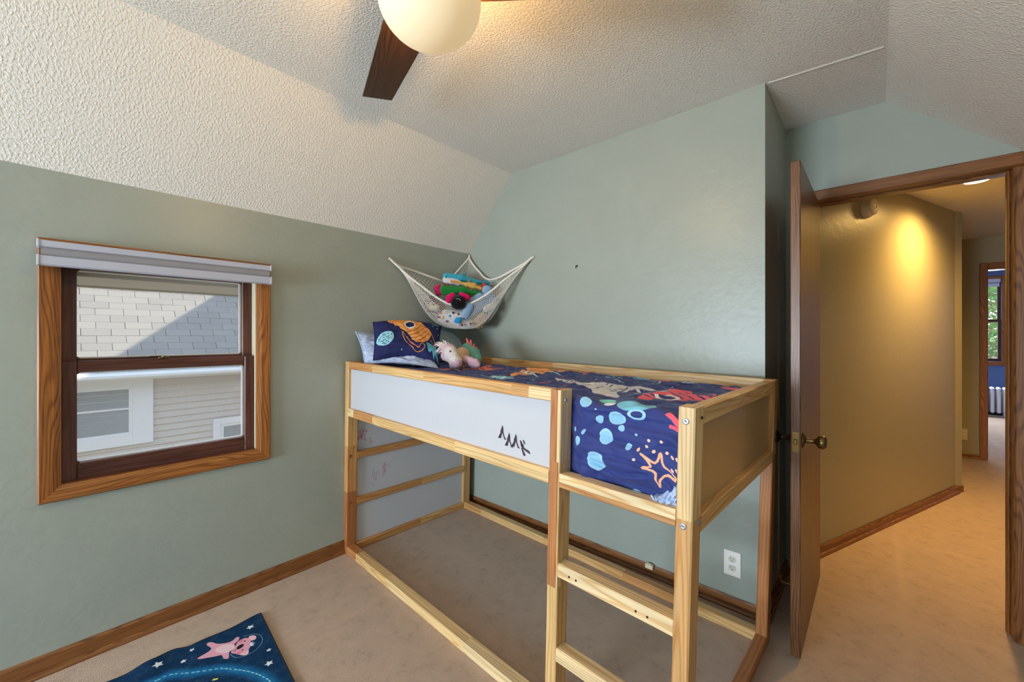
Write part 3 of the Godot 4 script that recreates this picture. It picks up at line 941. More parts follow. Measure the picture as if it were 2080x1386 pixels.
		for e in [[a, a + 0.045, lo, hi], [b - 0.045, b, lo, hi], [a, b, lo, lo + 0.045], [a, b, hi - 0.045, hi], [a, b, (lo + hi) / 2 + 0.02, (lo + hi) / 2 + 0.045]]: q.box(Vector3(-5.832, e[2], e[0]), Vector3(-5.782 - (0.0015 if e[3] - e[2] < 0.1 else 0.0), e[3], e[1]), 0.002)
		part(fr, "window_sash", q, M.vinyl)
		part(fr, "pane", one(Vector3(-5.792, lo, a), Vector3(-5.789, hi, b)), M.glass)
		q = MB.new()
		for i in int((hi - lo) / 0.02): q.prism([Vector2(0, 0), Vector2(0.006, 0.004), Vector2(0, 0.018)], Vector3(-5.806, lo + i * 0.02, a), Vector3.RIGHT, Vector3.UP, Vector3(0, 0, b - a))
		part(fr, "window_blind", q, M.blind_grey)
	# taller house next door: its shade falls across the shingles
	h = snode("wall_next_door", Vector3(-6.2, -2.9, -5.8))
	m = MB.new()
	m.box(Vector3(-3.4, 0, -2.4), Vector3(2.3, 7.45, 2.55)); 
	part(h, "wall", m, M.siding)
	m = MB.new()
	m.box(Vector3(-3.5, 7.45, -2.5), Vector3(2.4, 7.65, 2.6), 0.02)
	part(h, "roof", m, M.gap)
	# trees seen through the far room window
	var lm := MB.new()
	var rr := RandomNumberGenerator.new()
	rr.seed = 11
	for i in 9000:
		var p := Vector3(rr.randfn(), rr.randfn(), rr.randfn()).normalized() * (0.62 + 0.38 * rr.randf())
		p += Vector3(sin(p.y * 7 + p.z * 3), sin(p.x * 6), cos(p.x * 5 + p.y * 4)) * 0.10
		var a := Vector3(rr.randfn(), rr.randfn(), rr.randfn()).normalized() * 0.055
		var b := a.cross(Vector3(rr.randfn(), rr.randfn(), rr.randfn())).normalized() * 0.036
		lm.col = L(90 + rr.randi() % 80, 128 + rr.randi() % 70, 48 + rr.randi() % 30)
		lm.poly([p * 2.0 - a, p * 2.0 + b, p * 2.0 + a, p * 2.0 - b])
	var leaf := lm.mesh()
	for i in 2:
		var tr := thing("leafy_tree", ["green leafy tree close outside the far room window", "larger green leafy tree further back behind the near tree"][i], "tree", [Vector3(4.2, -2.9, -13.6), Vector3(5.0, -2.9, -19.2)][i], i * 1.7, "trees beyond the far room")
		var tk := MB.new()
		tk.tube([Vector3.ZERO, Vector3(0.05, 1.5, 0), Vector3(-0.04, 3.0, 0.06), Vector3(0.1, 4.6, 0)], [0.22, 0.17, 0.13, 0.04], 12)
		tk.tube([Vector3(0, 2.4, 0), Vector3(0.7, 3.6, 0.2), Vector3(1.1, 4.6, 0.3)], [0.09, 0.06, 0.02], 8)
		tk.tube([Vector3(0, 2.7, 0), Vector3(-0.6, 3.8, -0.3), Vector3(-0.9, 4.9, -0.2)], [0.09, 0.06, 0.02], 8)
		part(tr, "trunk", tk, M.bark)
		var cr := part(tr, "foliage", leaf, M.leaf)
		cr.position.y = 4.3
		cr.scale = Vector3.ONE * (1.3 if i == 1 else 1.0)
		cr.set_meta("kind", "stuff")

# ------------------------------------------------------------------ the loft bed (x = along, y = up, -z = towards the wall)
func bed_warp(p: Vector3) -> Vector3:      # the frame stands a little racked
	return Vector3(p.x + 0.027 * p.y, p.y * (1.0 + 0.013 * (1.05 - p.x)), p.z)

const PINE := [[222, 178, 118], [236, 204, 150], [204, 150, 92], [240, 214, 168], [190, 128, 78], [228, 190, 132], [172, 112, 66], [214, 166, 108]]

# a bar from (u, y, v) lo to hi, jointed from blocks; segs = [[end 0..1, tone], ...]
func bar(lo: Vector3, hi: Vector3, segs: Array, ch := 0.004) -> MB:
	var a := Vector3(lo.x, lo.y, -hi.z)
	var b := Vector3(hi.x, hi.y, -lo.z)
	var m := MB.new()
	m.warp = bed_warp
	var s := b - a
	var ax := 0 if s.x >= s.y and s.x >= s.z else (1 if s.y >= s.z else 2)
	var t0 := 0.0
	for g in segs:
		var p := a
		var q := b
		p[ax] = a[ax] + s[ax] * t0
		q[ax] = a[ax] + s[ax] * g[0]
		t0 = g[0]
		var cc: Array = PINE[g[1]]
		m.col = L(cc[0], cc[1], cc[2])
		if g.size() > 2:      # two blocks side by side: share and tone of the right one
			var c2: Array = PINE[g[3]]
			var qm := q
			var pm := p
			var sp := 0 if ax == 1 else 1
			qm[sp] = lerpf(p[sp], q[sp], g[2]); pm[sp] = qm[sp]
			jbox(m, p, qm, 0.002)
			m.col = L(c2[0], c2[1], c2[2])
			jbox(m, pm, q, 0.002)
		else:
			jbox(m, p, q, ch)
	return m

func jbox(m: MB, p: Vector3, q: Vector3, ch: float) -> void:
	# chamfer only along the bar: ends stay full so that blocks meet
	var s := q - p
	var ax := 0 if s.x >= s.y and s.x >= s.z else (1 if s.y >= s.z else 2)
	var i := (ax + 1) % 3
	var j := (ax + 2) % 3
	var pts := []
	for e in [[0, 1], [0, 2], [1, 0], [1, 3], [2, 3], [2, 2], [3, 1], [3, 0]]: pts.append(e)
	var c := [[ch, 0.0], [s[i] - ch, 0.0], [s[i], ch], [s[i], s[j] - ch], [s[i] - ch, s[j]], [ch, s[j]], [0.0, s[j] - ch], [0.0, ch]]
	var o := Vector2(rng.randf(), rng.randf() * 0.6)
	var mid := (p + q) * 0.5
	var run := 0.0
	for k in 8:
		var e: Array = c[k]
		var f: Array = c[(k + 1) % 8]
		var w0 := p
		w0[i] += e[0]; w0[j] += e[1]
		var w1 := p
		w1[i] += f[0]; w1[j] += f[1]
		var d := Vector3.ZERO
		d[ax] = s[ax]
		var ln := w0.distance_to(w1)
		m.poly([w0, w1, w1 + d, w0 + d], [Vector2(o.x, o.y + run * 4), Vector2(o.x, o.y + (run + ln) * 4), Vector2(o.x + s[ax], o.y + (run + ln) * 4), Vector2(o.x + s[ax], o.y + run * 4)], (w0 + w1 + d) * 0.5 - mid + Vector3.ZERO if k % 2 else ((w0 + w1) * 0.5 + d * 0.5 - mid))
		run += ln
	for e in 2:
		var f := []
		var uv := []
		for k in 8:
			var w0 := p
			w0[i] += c[k][0]; w0[j] += c[k][1]
			w0[ax] = p[ax] if e == 0 else q[ax]
			f.append(w0); uv.append(Vector2(o.x + c[k][0] * 0.3, o.y + c[k][1] * 4))
		var dd := Vector3.ZERO
		dd[ax] = e * 2 - 1
		m.poly(f, uv, dd)

func bed() -> void:
	var t := thing("loft_bed", "low pine loft bed with white side boards and ladder against the back wall", "bed", Vector3(-0.024 + 0.012, 0, 1.0377), -A_BED)
	var P: Material = M.pine
	var V := func(u: float, y: float, v: float) -> Vector3: return Vector3(u, y, v)
	# posts
	part(t, "post", bar(V.call(0, 0, 0), V.call(0.043, 1.165, 0.065), [[0.32, 6], [0.56, 2], [1, 0]]), P)
	part(t, "post", bar(V.call(1.604, 0, 0), V.call(1.648, 1.165, 0.065), [[0.42, 5], [0.79, 4, 0.85, 1], [1, 4, 0.66, 3]]), P)
	part(t, "post", bar(V.call(2.037, 0, 0), V.call(2.081, 1.165, 0.065), [[0.74, 7], [1, 1]]), P)
	part(t, "post", bar(V.call(2.037, 0, 0.92), V.call(2.081, 1.165, 0.985), [[0.72, 4], [1, 7]]), P)
	part(t, "post", bar(V.call(0, 0, 0.92), V.call(0.043, 1.165, 0.985), [[0.5, 0], [1, 5]]), P)
	# long rails
	part(t, "top_rail", bar(V.call(0.043, 1.122, 0.002), V.call(1.604, 1.165, 0.042), [[0.19, 2], [0.51, 5], [0.88, 0], [0.935, 7], [1, 3]]), P)
	part(t, "middle_rail", bar(V.call(0.043, 0.838, -0.002), V.call(1.604, 0.886, 0.040), [[0.05, 3], [0.20, 2], [0.67, 5], [1, 1]]), P)
	part(t, "bottom_rail", bar(V.call(0.043, 0, 0.002), V.call(1.604, 0.045, 0.055), [[0.08, 4], [0.30, 5], [0.72, 1], [1, 3]]), P)
	part(t, "top_rail", bar(V.call(0.043, 1.112, 0.935), V.call(2.037, 1.165, 0.975), [[0.14, 2], [0.27, 5], [0.42, 0], [1, 3]]), P)
	part(t, "middle_rail", bar(V.call(0.043, 0.838, 0.935), V.call(2.037, 0.886, 0.975), [[0.5, 0], [1, 5]]), P)
	part(t, "bottom_rail", bar(V.call(0.043, 0, 0.925), V.call(2.037, 0.045, 0.975), [[0.10, 7], [0.40, 5], [0.68, 0], [0.86, 2], [1, 5]]), P)
	part(t, "ladder_rail", bar(V.call(1.648, 0.837, 0.0), V.call(2.037, 0.884, 0.045), [[1, 2, 0.36, 3]]), P)
	# right end
	part(t, "end_rail", bar(V.call(2.041, 1.112, 0.065), V.call(2.081, 1.163, 0.92), [[0.6, 0], [1, 5]]), P)
	part(t, "end_rail", bar(V.call(2.036, 0.812, 0.065), V.call(2.082, 0.862, 0.92), [[1, 0]]), P)
	part(t, "end_rail", bar(V.call(2.037, 0, 0.065), V.call(2.081, 0.045, 0.92), [[0.55, 4], [0.9, 6], [1, 7]]), P)
	# left end
	for y in [[0.0, 0.045], [0.283, 0.325], [0.568, 0.612], [0.838, 0.882], [1.112, 1.163]]:
		part(t, "end_rail", bar(V.call(0.008, y[0], 0.065), V.call(0.046, y[1], 0.92), [[0.45, 0], [1, 2]]), P)
	# boards
	var brd := func(lo: Vector3, hi: Vector3) -> MB:
		var m := MB.new()
		m.warp = bed_warp
		m.box(Vector3(lo.x, lo.y, -hi.z), Vector3(hi.x, hi.y, -lo.z), 0.001)
		return m
	part(t, "side_board", brd.call(V.call(0.04, 0.88, 0.018), V.call(1.606, 1.125, 0.026)), M.board_white, "white side board with four dark marks drawn by hand")
	part(t, "side_board", brd.call(V.call(0.04, 0.88, 0.950), V.call(2.04, 1.118, 0.956)), M.board_white)
	part(t, "end_board", brd.call(V.call(0.016, 0.04, 0.06), V.call(0.024, 1.12, 0.925)), end_board_mat())
	part(t, "end_board", brd.call(V.call(2.054, 0.86, 0.06), V.call(2.062, 1.115, 0.925)), M.board_tan, "tan end board beside the door")
	part(t, "base_board", brd.call(V.call(0.045, 0.848, 0.045), V.call(2.036, 0.860, 0.935)), M.board_white)
	# ladder steps
	for y in [0.528, 0.236]:
		var st := part(t, "step", bar(V.call(1.648, y, 0.003), V.call(2.037, y + 0.048, 0.050), [[1, 3]]), P)
		if y > 0.4:
			for u in [1.695, 1.722, 1.93, 1.965]:
				var hm := MB.new()
				hm.warp = bed_warp
				hm.lathe([Vector2(0, 0.0012), Vector2(0.0035, 0.0012), Vector2(0.0035, -0.003)], Vector3(u, y + 0.022, -0.003), Vector3(0, 0, 1), 10)
				part(st, "screw_hole", hm, M.dark)
	# bolts
	for b in [[2.058, 1.128, 0.0, Vector3(0, 0, 1), 0.0085], [2.058, 0.845, 0.0, Vector3(0, 0, 1), 0.0085], [2.081, 0.848, 0.045, Vector3.RIGHT, 0.0075], [2.081, 1.135, 0.045, Vector3.RIGHT, 0.004], [1.648, 1.130, 0.028, Vector3.RIGHT, 0.007], [2.081, 0.30, 0.04, Vector3.RIGHT, 0.006], [0.015, 0.02, 0.0, Vector3(0, 0, 1), 0.005]]:
		var q := MB.new()
		q.warp = bed_warp
		q.lathe([Vector2(b[4] * 0.3, 0.0005), Vector2(b[4] * 0.32, 0.003), Vector2(b[4] * 0.75, 0.0042), Vector2(b[4], 0.0028), Vector2(b[4], -0.002)], Vector3(b[0], b[1], -b[2]), b[3], 20)
		var bo := part(t, "bolt", q, M.bolt if b[4] > 0.0045 else M.dark)
		q = MB.new()
		q.warp = bed_warp
		q.lathe([Vector2(0, 0.001), Vector2(b[4] * 0.33, 0.001)], Vector3(b[0], b[1], -b[2]), -b[3], 12)
		part(bo, "socket", q, M.dark)
	for y in [0.303, 0.590]:
		var q := MB.new()
		q.warp = bed_warp
		q.lathe([Vector2(0, 0.002), Vector2(0.008, 0.002), Vector2(0.010, 0.0005), Vector2(0.010, -0.002)], Vector3(0.043, y, -0.02), Vector3.RIGHT, 16)
		part(t, "wood_plug", q, M.oak)
	# hand drawn figures on the board: thin marker strokes
	var m := MB.new()
	m.warp = bed_warp
	var z := -0.0172
	var fig := func(o: Vector2, s: float, bits: Array) -> void:
		for b in bits:
			var pts := []
			for p in b: pts.append(Vector3(o.x + p.x * s, o.y + p.y * s, z))
			m.poly(pts, [], Vector3(0, 0, 1))
	var walk := [[Vector2(0, 1), Vector2(-0.10, 0.72), Vector2(-0.22, 0.48), Vector2(-0.1, 0.40), Vector2(0.12, 0.42), Vector2(0.10, 0.75)], [Vector2(-0.16, 0.46), Vector2(-0.26, 0.06), Vector2(-0.42, 0.0), Vector2(-0.14, 0.0), Vector2(0.0, 0.42)], [Vector2(0.0, 0.44), Vector2(0.20, 0.0), Vector2(0.42, -0.02), Vector2(0.28, 0.10), Vector2(0.12, 0.45)]]
	fig.call(Vector2(1.358, 0.944), 0.054, walk)
	fig.call(Vector2(1.395, 0.921), 0.054, walk)
	fig.call(Vector2(1.430, 0.925), 0.052, walk)
	fig.call(Vector2(1.462, 0.914), 0.050, [[Vector2(-0.25, 0.85), Vector2(-0.05, 0.80), Vector2(0.10, 0.45), Vector2(-0.08, 0.35)], [Vector2(0.05, 0.95), Vector2(0.20, 0.9), Vector2(0.34, 0.62), Vector2(0.16, 0.66)], [Vector2(-0.1, 0.6), Vector2(0.12, 0.62), Vector2(0.2, 0.36), Vector2(0, 0.3)], [Vector2(0.0, 0.42), Vector2(0.72, 0.22), Vector2(0.86, 0.02), Vector2(0.66, 0.04), Vector2(0.06, 0.26)], [Vector2(0.0, 0.36), Vector2(0.38, -0.14), Vector2(0.30, -0.24), Vector2(0.16, -0.24), Vector2(-0.08, 0.26)]])
	var mk := mat("marker", C(58, 40, 52), 0.7)
	part(t.get_node("side_board"), "marker_drawing", m, mk)

func end_board_mat() -> StandardMaterial3D:
	# white board with faint red crayon smears; mapped over the board's length and height
	var im := Image.create(512, 512, false, Image.FORMAT_RGB8)
	im.fill(C(198, 199, 205))
	var r := RandomNumberGenerator.new()
	r.seed = 3
	for g in [[Vector2(0.10, 0.70), 0.030, 34], [Vector2(0.145, 0.66), 0.022, 10], [Vector2(0.27, 0.45), 0.035, 16], [Vector2(0.20, 0.42), 0.05, 7]]:
		for i in g[2]:
			var p: Vector2 = g[0] + Vector2(r.randfn() * 0.012, r.randfn() * g[1] * 0.6)
			var q := p + Vector2(r.randf_range(-0.02, 0.015), g[1] * r.randf_range(0.3, 1.0))
			stroke(im, [Vector2(p.x * 512, (1.12 - p.y) * 470), Vector2(q.x * 512, (1.12 - q.y) * 470)], 2.0, C(188, 160, 168).lerp(C(178, 100, 116), r.randf() if g[2] > 20 else r.randf() * 0.35))
	var m := mat("board_smeared", Color.WHITE, 0.30, ImageTexture.create_from_image(im))
	m.uv1_triplanar = true
	# planes across x look up (-z, -y): board z runs from -0.925 to -0.06, y from 0.04 to 1.12
	m.uv1_scale = Vector3(1, 470.0 / 512.0, 1)
	m.uv1_offset = Vector3(0, -1.12 * 470.0 / 512.0, 0)
	return m

# ------------------------------------------------------------------ mattress, duvet, pillows
func duvet_mat() -> StandardMaterial3D:
	var K := 850.0                        # pixels a metre; x = along the bed, y = from the wall edge over the top and down the front
	var im := Image.create(int(2.0 * K), int(1.30 * K), false, Image.FORMAT_RGB8)
	var navy := C(44, 56, 120)
	im.fill(navy)
	var r := RandomNumberGenerator.new()
	r.seed = 17
	var q := func(u: float, v: float) -> Vector2: return Vector2(u - 0.07, 0.95 - v) * K          # on the top
	var f := func(u: float, y: float) -> Vector2: return Vector2(u - 0.073, 0.955 + (1.106 - y / 0.989) / 0.8) * K  # on the hanging front
	var cy := C(120, 196, 224)
	var pale := C(158, 206, 230)
	var rose := C(240, 92, 110)
	# scattered stars and dots
	for i in 130:
		var p := Vector2(r.randf() * 2.0, r.randf() * 0.9) * K
		oval(im, p, Vector2.ONE * r.randf_range(2, 6), [pale, C(230, 230, 240), rose, C(240, 170, 110)][r.randi() % 4])
	for i in 22:
		var p := Vector2(r.randf() * 2.0, r.randf() * 0.85) * K
		stroke(im, [p, p + Vector2(r.randf_range(-70, 70), r.randf_range(-18, 18))], 4.0, [pale, cy, C(232, 90, 110)][r.randi() % 3])
	# rockets and planets on the top
	rocket(im, q.call(1.07, 0.33), q.call(0.96, 0.93), 0.085 * K, C(240, 158, 88), navy, C(240, 240, 240))
	rocket(im, q.call(1.30, 0.41), q.call(1.82, 0.30), 0.080 * K, C(206, 208, 216), navy, C(240, 240, 240))
	rocket(im, q.call(1.83, 0.20), q.call(2.01, 0.46), 0.085 * K, rose, navy, C(240, 240, 240))
	rocket(im, q.call(0.55, 0.25), q.call(0.72, 0.62), 0.07 * K, C(236, 120, 90), navy, C(240, 240, 240))
	oval(im, q.call(1.90, 0.055), Vector2(0.062, 0.040) * K, cy)
	oval(im, q.call(1.79, 0.075), Vector2(0.030, 0.022) * K, C(120, 210, 196))
	oval(im, q.call(1.815, 0.045), Vector2(0.020, 0.014) * K, C(226, 232, 240))
	for e in [[1.045, 0.255], [1.09, 0.25], [1.135, 0.25]]: oval(im, q.call(e[0], e[1]), Vector2(0.028, 0.03) * K, cy)
	for e in [[1.055, 0.25], [1.11, 0.25]]: oval(im, q.call(e[0], e[1]), Vector2(0.010, 0.03) * K, C(232, 240, 246))
	for e in [[0.96, 0.56, 1.16, 0.46], [1.07, 0.66, 1.21, 0.61]]: stroke(im, [q.call(e[0], e[1]), q.call(e[2], e[3])], 9.0, pale)
	stroke(im, [q.call(1.33, 0.25), q.call(1.36, 0.29)], 9.0, rose)
	for i in 26:
		var p: Vector2 = q.call(r.randf_range(1.66, 1.90), r.randf_range(0.66, 0.84))
		stroke(im, [p, p + Vector2(r.randf_range(-40, 40), r.randf_range(-26, 26))], r.randf_range(6, 14), C(196, 208, 226))
	for i in 16:
		var p: Vector2 = q.call(r.randf_range(1.36, 1.60), r.randf_range(0.60, 0.80))
		stroke(im, [p, p + Vector2(r.randf_range(-40, 40), r.randf_range(-20, 20))], r.randf_range(5, 10), C(104, 176, 220))
	oval(im, q.call(1.28, 0.77), Vector2(0.05, 0.02) * K, rose); oval(im, q.call(1.97, 0.72), Vector2(0.05, 0.02) * K, rose)
	oval(im, q.call(1.56, 0.80), Vector2(0.04, 0.04) * K, C(110, 190, 230)); oval(im, q.call(1.68, 0.80), Vector2(0.02, 0.02) * K, rose)
	# hanging front
	for e in [[1.735, 1.117, 0.026, 0.015], [1.856, 1.083, 0.031, 0.019], [1.797, 1.070, 0.013, 0.013], [1.877, 1.056, 0.0105, 0.0095], [1.823, 1.022, 0.024, 0.024], [1.722, 0.990, 0.0125, 0.015], [1.903, 1.006, 0.0095, 0.0095], [1.790, 0.938, 0.034, 0.031], [1.742, 1.022, 0.006, 0.008], [1.700, 1.022, 0.006, 0.008], [1.925, 1.045, 0.0045, 0.004], [1.785, 1.103, 0.004, 0.003], [1.925, 0.868, 0.015, 0.012]]:
		oval(im, f.call(e[0], e[1]), Vector2(e[2], e[3] * 1.25) * K, pale)
		oval(im, f.call(e[0], e[1]) + Vector2(0, e[3] * 0.15) * K, Vector2(e[2], e[3] * 1.25) * 0.82 * K, C(140, 190, 220))
	oval(im, f.call(1.922, 1.102), Vector2(0.029, 0.018) * K, pale); oval(im, f.call(1.922, 1.102), Vector2(0.019, 0.011) * K, navy)
	var st := []
	for e in [[0.002, 0.052], [0.013, 0.016], [0.055, 0.004], [0.014, -0.010], [0.002, -0.044], [-0.012, -0.006], [-0.050, 0.000], [-0.022, 0.012], [-0.052, 0.042], [-0.012, 0.022]]: st.append(f.call(2.000 + e[0], 0.955 + e[1]))
	stroke(im, smooth(st, true, 4) + [st[0]], 0.0072 * K, C(244, 178, 140))
	for e in [[-0.035, 0.081], [0.002, 0.084], [-0.040, 0.063], [-0.063, 0.050], [-0.016, 0.054], [0.020, 0.056], [0.035, 0.051], [0.049, 0.057], [-0.074, 0.019], [0.038, 0.018], [0.051, 0.029]]: oval(im, f.call(2.000 + e[0], 0.955 + e[1]), Vector2(0.0050, 0.0058) * K, C(246, 196, 168))
	stroke(im, [f.call(2.01, 1.118), f.call(2.06, 1.095)], 0.02 * K, rose); stroke(im, [f.call(2.02, 1.085), f.call(2.06, 1.09)], 0.012 * K, rose)
	var m := mat("duvet", Color.WHITE, 0.62, ImageTexture.create_from_image(im), 0.35)
	m.rim_enabled = true; m.rim = 0.25; m.rim_tint = 0.5
	return m

func bedding() -> void:
	var at := Vector3(-0.012, 0, 1.0377)
	var t: Node3D
	var m: MB
	var n := FastNoiseLite.new()
	n.seed = 4; n.frequency = 1.0; n.fractal_octaves = 3
	var n2 := FastNoiseLite.new()
	n2.seed = 9; n2.frequency = 1.0; n2.noise_type = FastNoiseLite.TYPE_SIMPLEX_SMOOTH; n2.fractal_type = FastNoiseLite.FRACTAL_RIDGED; n2.fractal_octaves = 2
	var duvet := func(a: float, b: float) -> Vector3:
		var u := lerpf(0.055, 2.028, a)
		var s := b * 1.23
		var fr := smoothstep(1.63, 1.72, u)
		var vf := lerpf(0.070, 0.034, fr)
		var wr := n.get_noise_2d(u * 7.0, s * 9.0) * 0.011 + (n2.get_noise_2d(u * 3.0 + 2.0, s * 5.5) - 0.2) * 0.008
		var topy := 1.136 - 0.012 * smoothstep(0.8, 1.0, 1.0 - s) - 0.030 * smoothstep(0.10, 0.0, s) - 0.02 * smoothstep(2.0, 2.04, u)
		var y := topy + wr
		var v := 0.925 - s * (0.925 - vf - 0.03) / 0.88
		if s > 0.88:
			var q := s - 0.88
			if q < 0.05:
				var an := q / 0.05 * PI / 2
				v = vf + 0.03 - sin(an) * 0.03
				y = topy - 0.03 + cos(an) * 0.03 + wr * cos(an)
				v += wr * 0.6 * sin(an)
			else:
				var dn := q - 0.05
				y = topy - 0.03 - dn * 0.80
				var h := clampf(dn / 0.30, 0.0, 1.0)
				# hanging cloth: a soft belly with swags that sag between the posts
				var sag := (u - 1.86) / 0.2
				var sw := 1.2 * sin((dn * 30.0 + sag * sag * 1.1 - sag * 1.0) * 1.0 + n.get_noise_2d(u * 5.0, dn * 3.0) * 2.6)
				v = vf + 0.006 - 0.014 * sin(h * PI * 0.9) * fr + sw * 0.0045 * fr * smoothstep(0.02, 0.12, dn) + wr * 0.9
				v += 0.016 * smoothstep(0.20, 0.30, dn) * fr
				# creases that swag from post to post: [depth at middle, centre along, sag, strength]
				for g in [[0.030, 1.90, 0.02, 0.006], [0.105, 1.84, 0.045, 0.008], [0.165, 1.88, -0.05, 0.007], [0.215, 1.80, 0.05, 0.010], [0.262, 1.95, 0.05, 0.010]]:
					var gu: float = (u - g[1]) / 0.2
					var gd: float = dn - (g[0] - g[2] * gu * gu + 0.012 * gu)
					var fade := clampf(1.25 - absf(gu) * 0.7, 0.0, 1.0)
					v += g[3] * fr * fade * (exp(-gd * gd / 0.00005) - 0.75 * exp(-(gd - 0.017) * (gd - 0.017) / 0.00016))
				v = maxf(v, 0.012)
		return Vector3(u - 0.0, y, -v)
	m = MB.new()
	m.warp = bed_warp
	m.grid(230, 170, duvet, false, func(a, b): return Vector2((lerpf(0.055, 2.028, a) - 0.05) / 2.0, b * 1.23 / 1.30 + (0.025 / 1.30)))
	t = thing("duvet", "navy blue duvet printed with rockets and planets spread over the loft bed", "duvet", at, -A_BED)
	part(t, "cover", m, duvet_mat())
	m = MB.new()
	m.warp = bed_warp
	m.tube(smooth([Vector3(1.958, 0.895, -0.022), Vector3(1.972, 0.880, -0.022), Vector3(1.995, 0.872, -0.026), Vector3(2.02, 0.875, -0.032)]), 0.003, 6)
	part(t, "piping", m, M.marble_cloth)
	# corner of the fitted sheet showing at the right post
	t = thing("fitted_sheet", "crumpled pale blue marbled sheet corner under the duvet beside the right ladder post", "sheet", at, -A_BED)
	m = MB.new()
	m.warp = bed_warp
	m.grid(50, 40, func(a, b):
		var u := lerpf(1.962, 2.032, a)
		var top := lerpf(0.893, 0.955, smoothstep(0.1, 1.0, a))
		var y := lerpf(top, 0.868, b)
		var fo := sin((a * 3.6 + b * 1.7 + n.get_noise_2d(a * 3, b * 3) * 0.9) * TAU * 0.75)
		return Vector3(u, y, -(0.034 - 0.018 * sin(b * PI * 0.8) + fo * 0.0055 + 0.05 * smoothstep(0.12, 0.0, b))), false)
	part(t, "gathered_corner", m, M.marble_cloth)
	# pillows
	pillow("pillow", "pale blue marbled pillow lying under the navy rocket pillow", [Vector3(0.045, 1.365, 0.985), Vector3(0.05, 1.25, 0.45), Vector3(0.545, 1.150, 0.735), Vector3(0.16, 1.165, 0.985)], 0.022, M.marble_cloth, Vector3.ZERO)
	pillow("pillow", "navy pillow printed with an orange rocket, leaning at the head of the bed", [Vector3(0.075, 1.424, 0.885), Vector3(0.125, 1.404, 0.384), Vector3(0.455, 1.158, 0.655), Vector3(0.215, 1.192, 0.962)], 0.062, rocket_mat(), Vector3.ZERO)
	pillow("pillow", "pale grey blue pillow standing in the corner behind the rocket pillow", [Vector3(0.05, 1.415, 0.60), Vector3(0.055, 1.395, 0.215), Vector3(0.20, 1.16, 0.165), Vector3(0.22, 1.16, 0.55)], 0.055, M.sage_cloth, Vector3.ZERO)

func pillow(called: String, label: String, q: Array, thick: float, mt: Material, _o: Vector3) -> void:
	# corners top left, top right, bottom right, bottom left as seen from the room; both faces swell from a piped seam
	var ctr: Vector3 = (q[0] + q[1] + q[2] + q[3]) / 4
	var nn: Vector3 = (q[1] - q[0] + q[2] - q[3]).cross(q[0] - q[3] + q[1] - q[2]).normalized()
	if nn.dot(Vector3(1, 0.5, 1)) < 0: nn = -nn
	var base_at := Vector3(ctr.x, minf(q[2].y, q[3].y), ctr.z)
	var t := thing(called, label, "pillow", base_at, 0.0, "pillows at the head of the bed")
	var n := FastNoiseLite.new()
	n.seed = int(thick * 1000); n.frequency = 1.0; n.fractal_octaves = 2
	for sd in [1.0, -1.0]:
		var m := MB.new()
		m.grid(36, 28, func(a, b):
			var ea := pow(maxf(1.0 - pow(absf(a * 2 - 1), 3.2), 0.0), 0.55)
			var eb := pow(maxf(1.0 - pow(absf(b * 2 - 1), 3.2), 0.0), 0.55)
			# sides pull in between the corners
			var aa := lerpf(a, 0.5, 0.05 * sin(b * PI) * 1.0)
			var bb: float = lerpf(b, 0.5, 0.26 * b * b * b * b * sin(a * PI)) - 0.07 * (1.0 - b) * sin(a * PI)
			var p: Vector3 = q[0].lerp(q[1], aa).lerp(q[3].lerp(q[2], aa), bb)
			return p + nn * sd * (thick * ea * eb + n.get_noise_2d(a * 6, b * 6) * 0.012 * ea * eb) - base_at, sd > 0.0, func(a, b): return Vector2(a, b))
		part(t, "front" if sd > 0 else "back", m, mt)
	var rim := []
	for i in 4:
		for k in 12:
			var f := k / 12.0
			var a: float = [f, 1.0, 1.0 - f, 0.0][i]
			var b: float = [0.0, f, 1.0, 1.0 - f][i]
			var aa := lerpf(a, 0.5, 0.05 * sin(b * PI))
			var bb: float = lerpf(b, 0.5, 0.26 * b * b * b * b * sin(a * PI)) - 0.07 * (1.0 - b) * sin(a * PI)
			rim.append(q[0].lerp(q[1], aa).lerp(q[3].lerp(q[2], aa), bb) - base_at)
	rim.append(rim[0])
	var pm := MB.new()
	pm.tube(rim, 0.0035, 6, false)
	part(t, "seam", pm, M.marble_cloth if mt != M.get("rocket_print") else mat("navy_seam", C(30, 34, 70), 0.8))

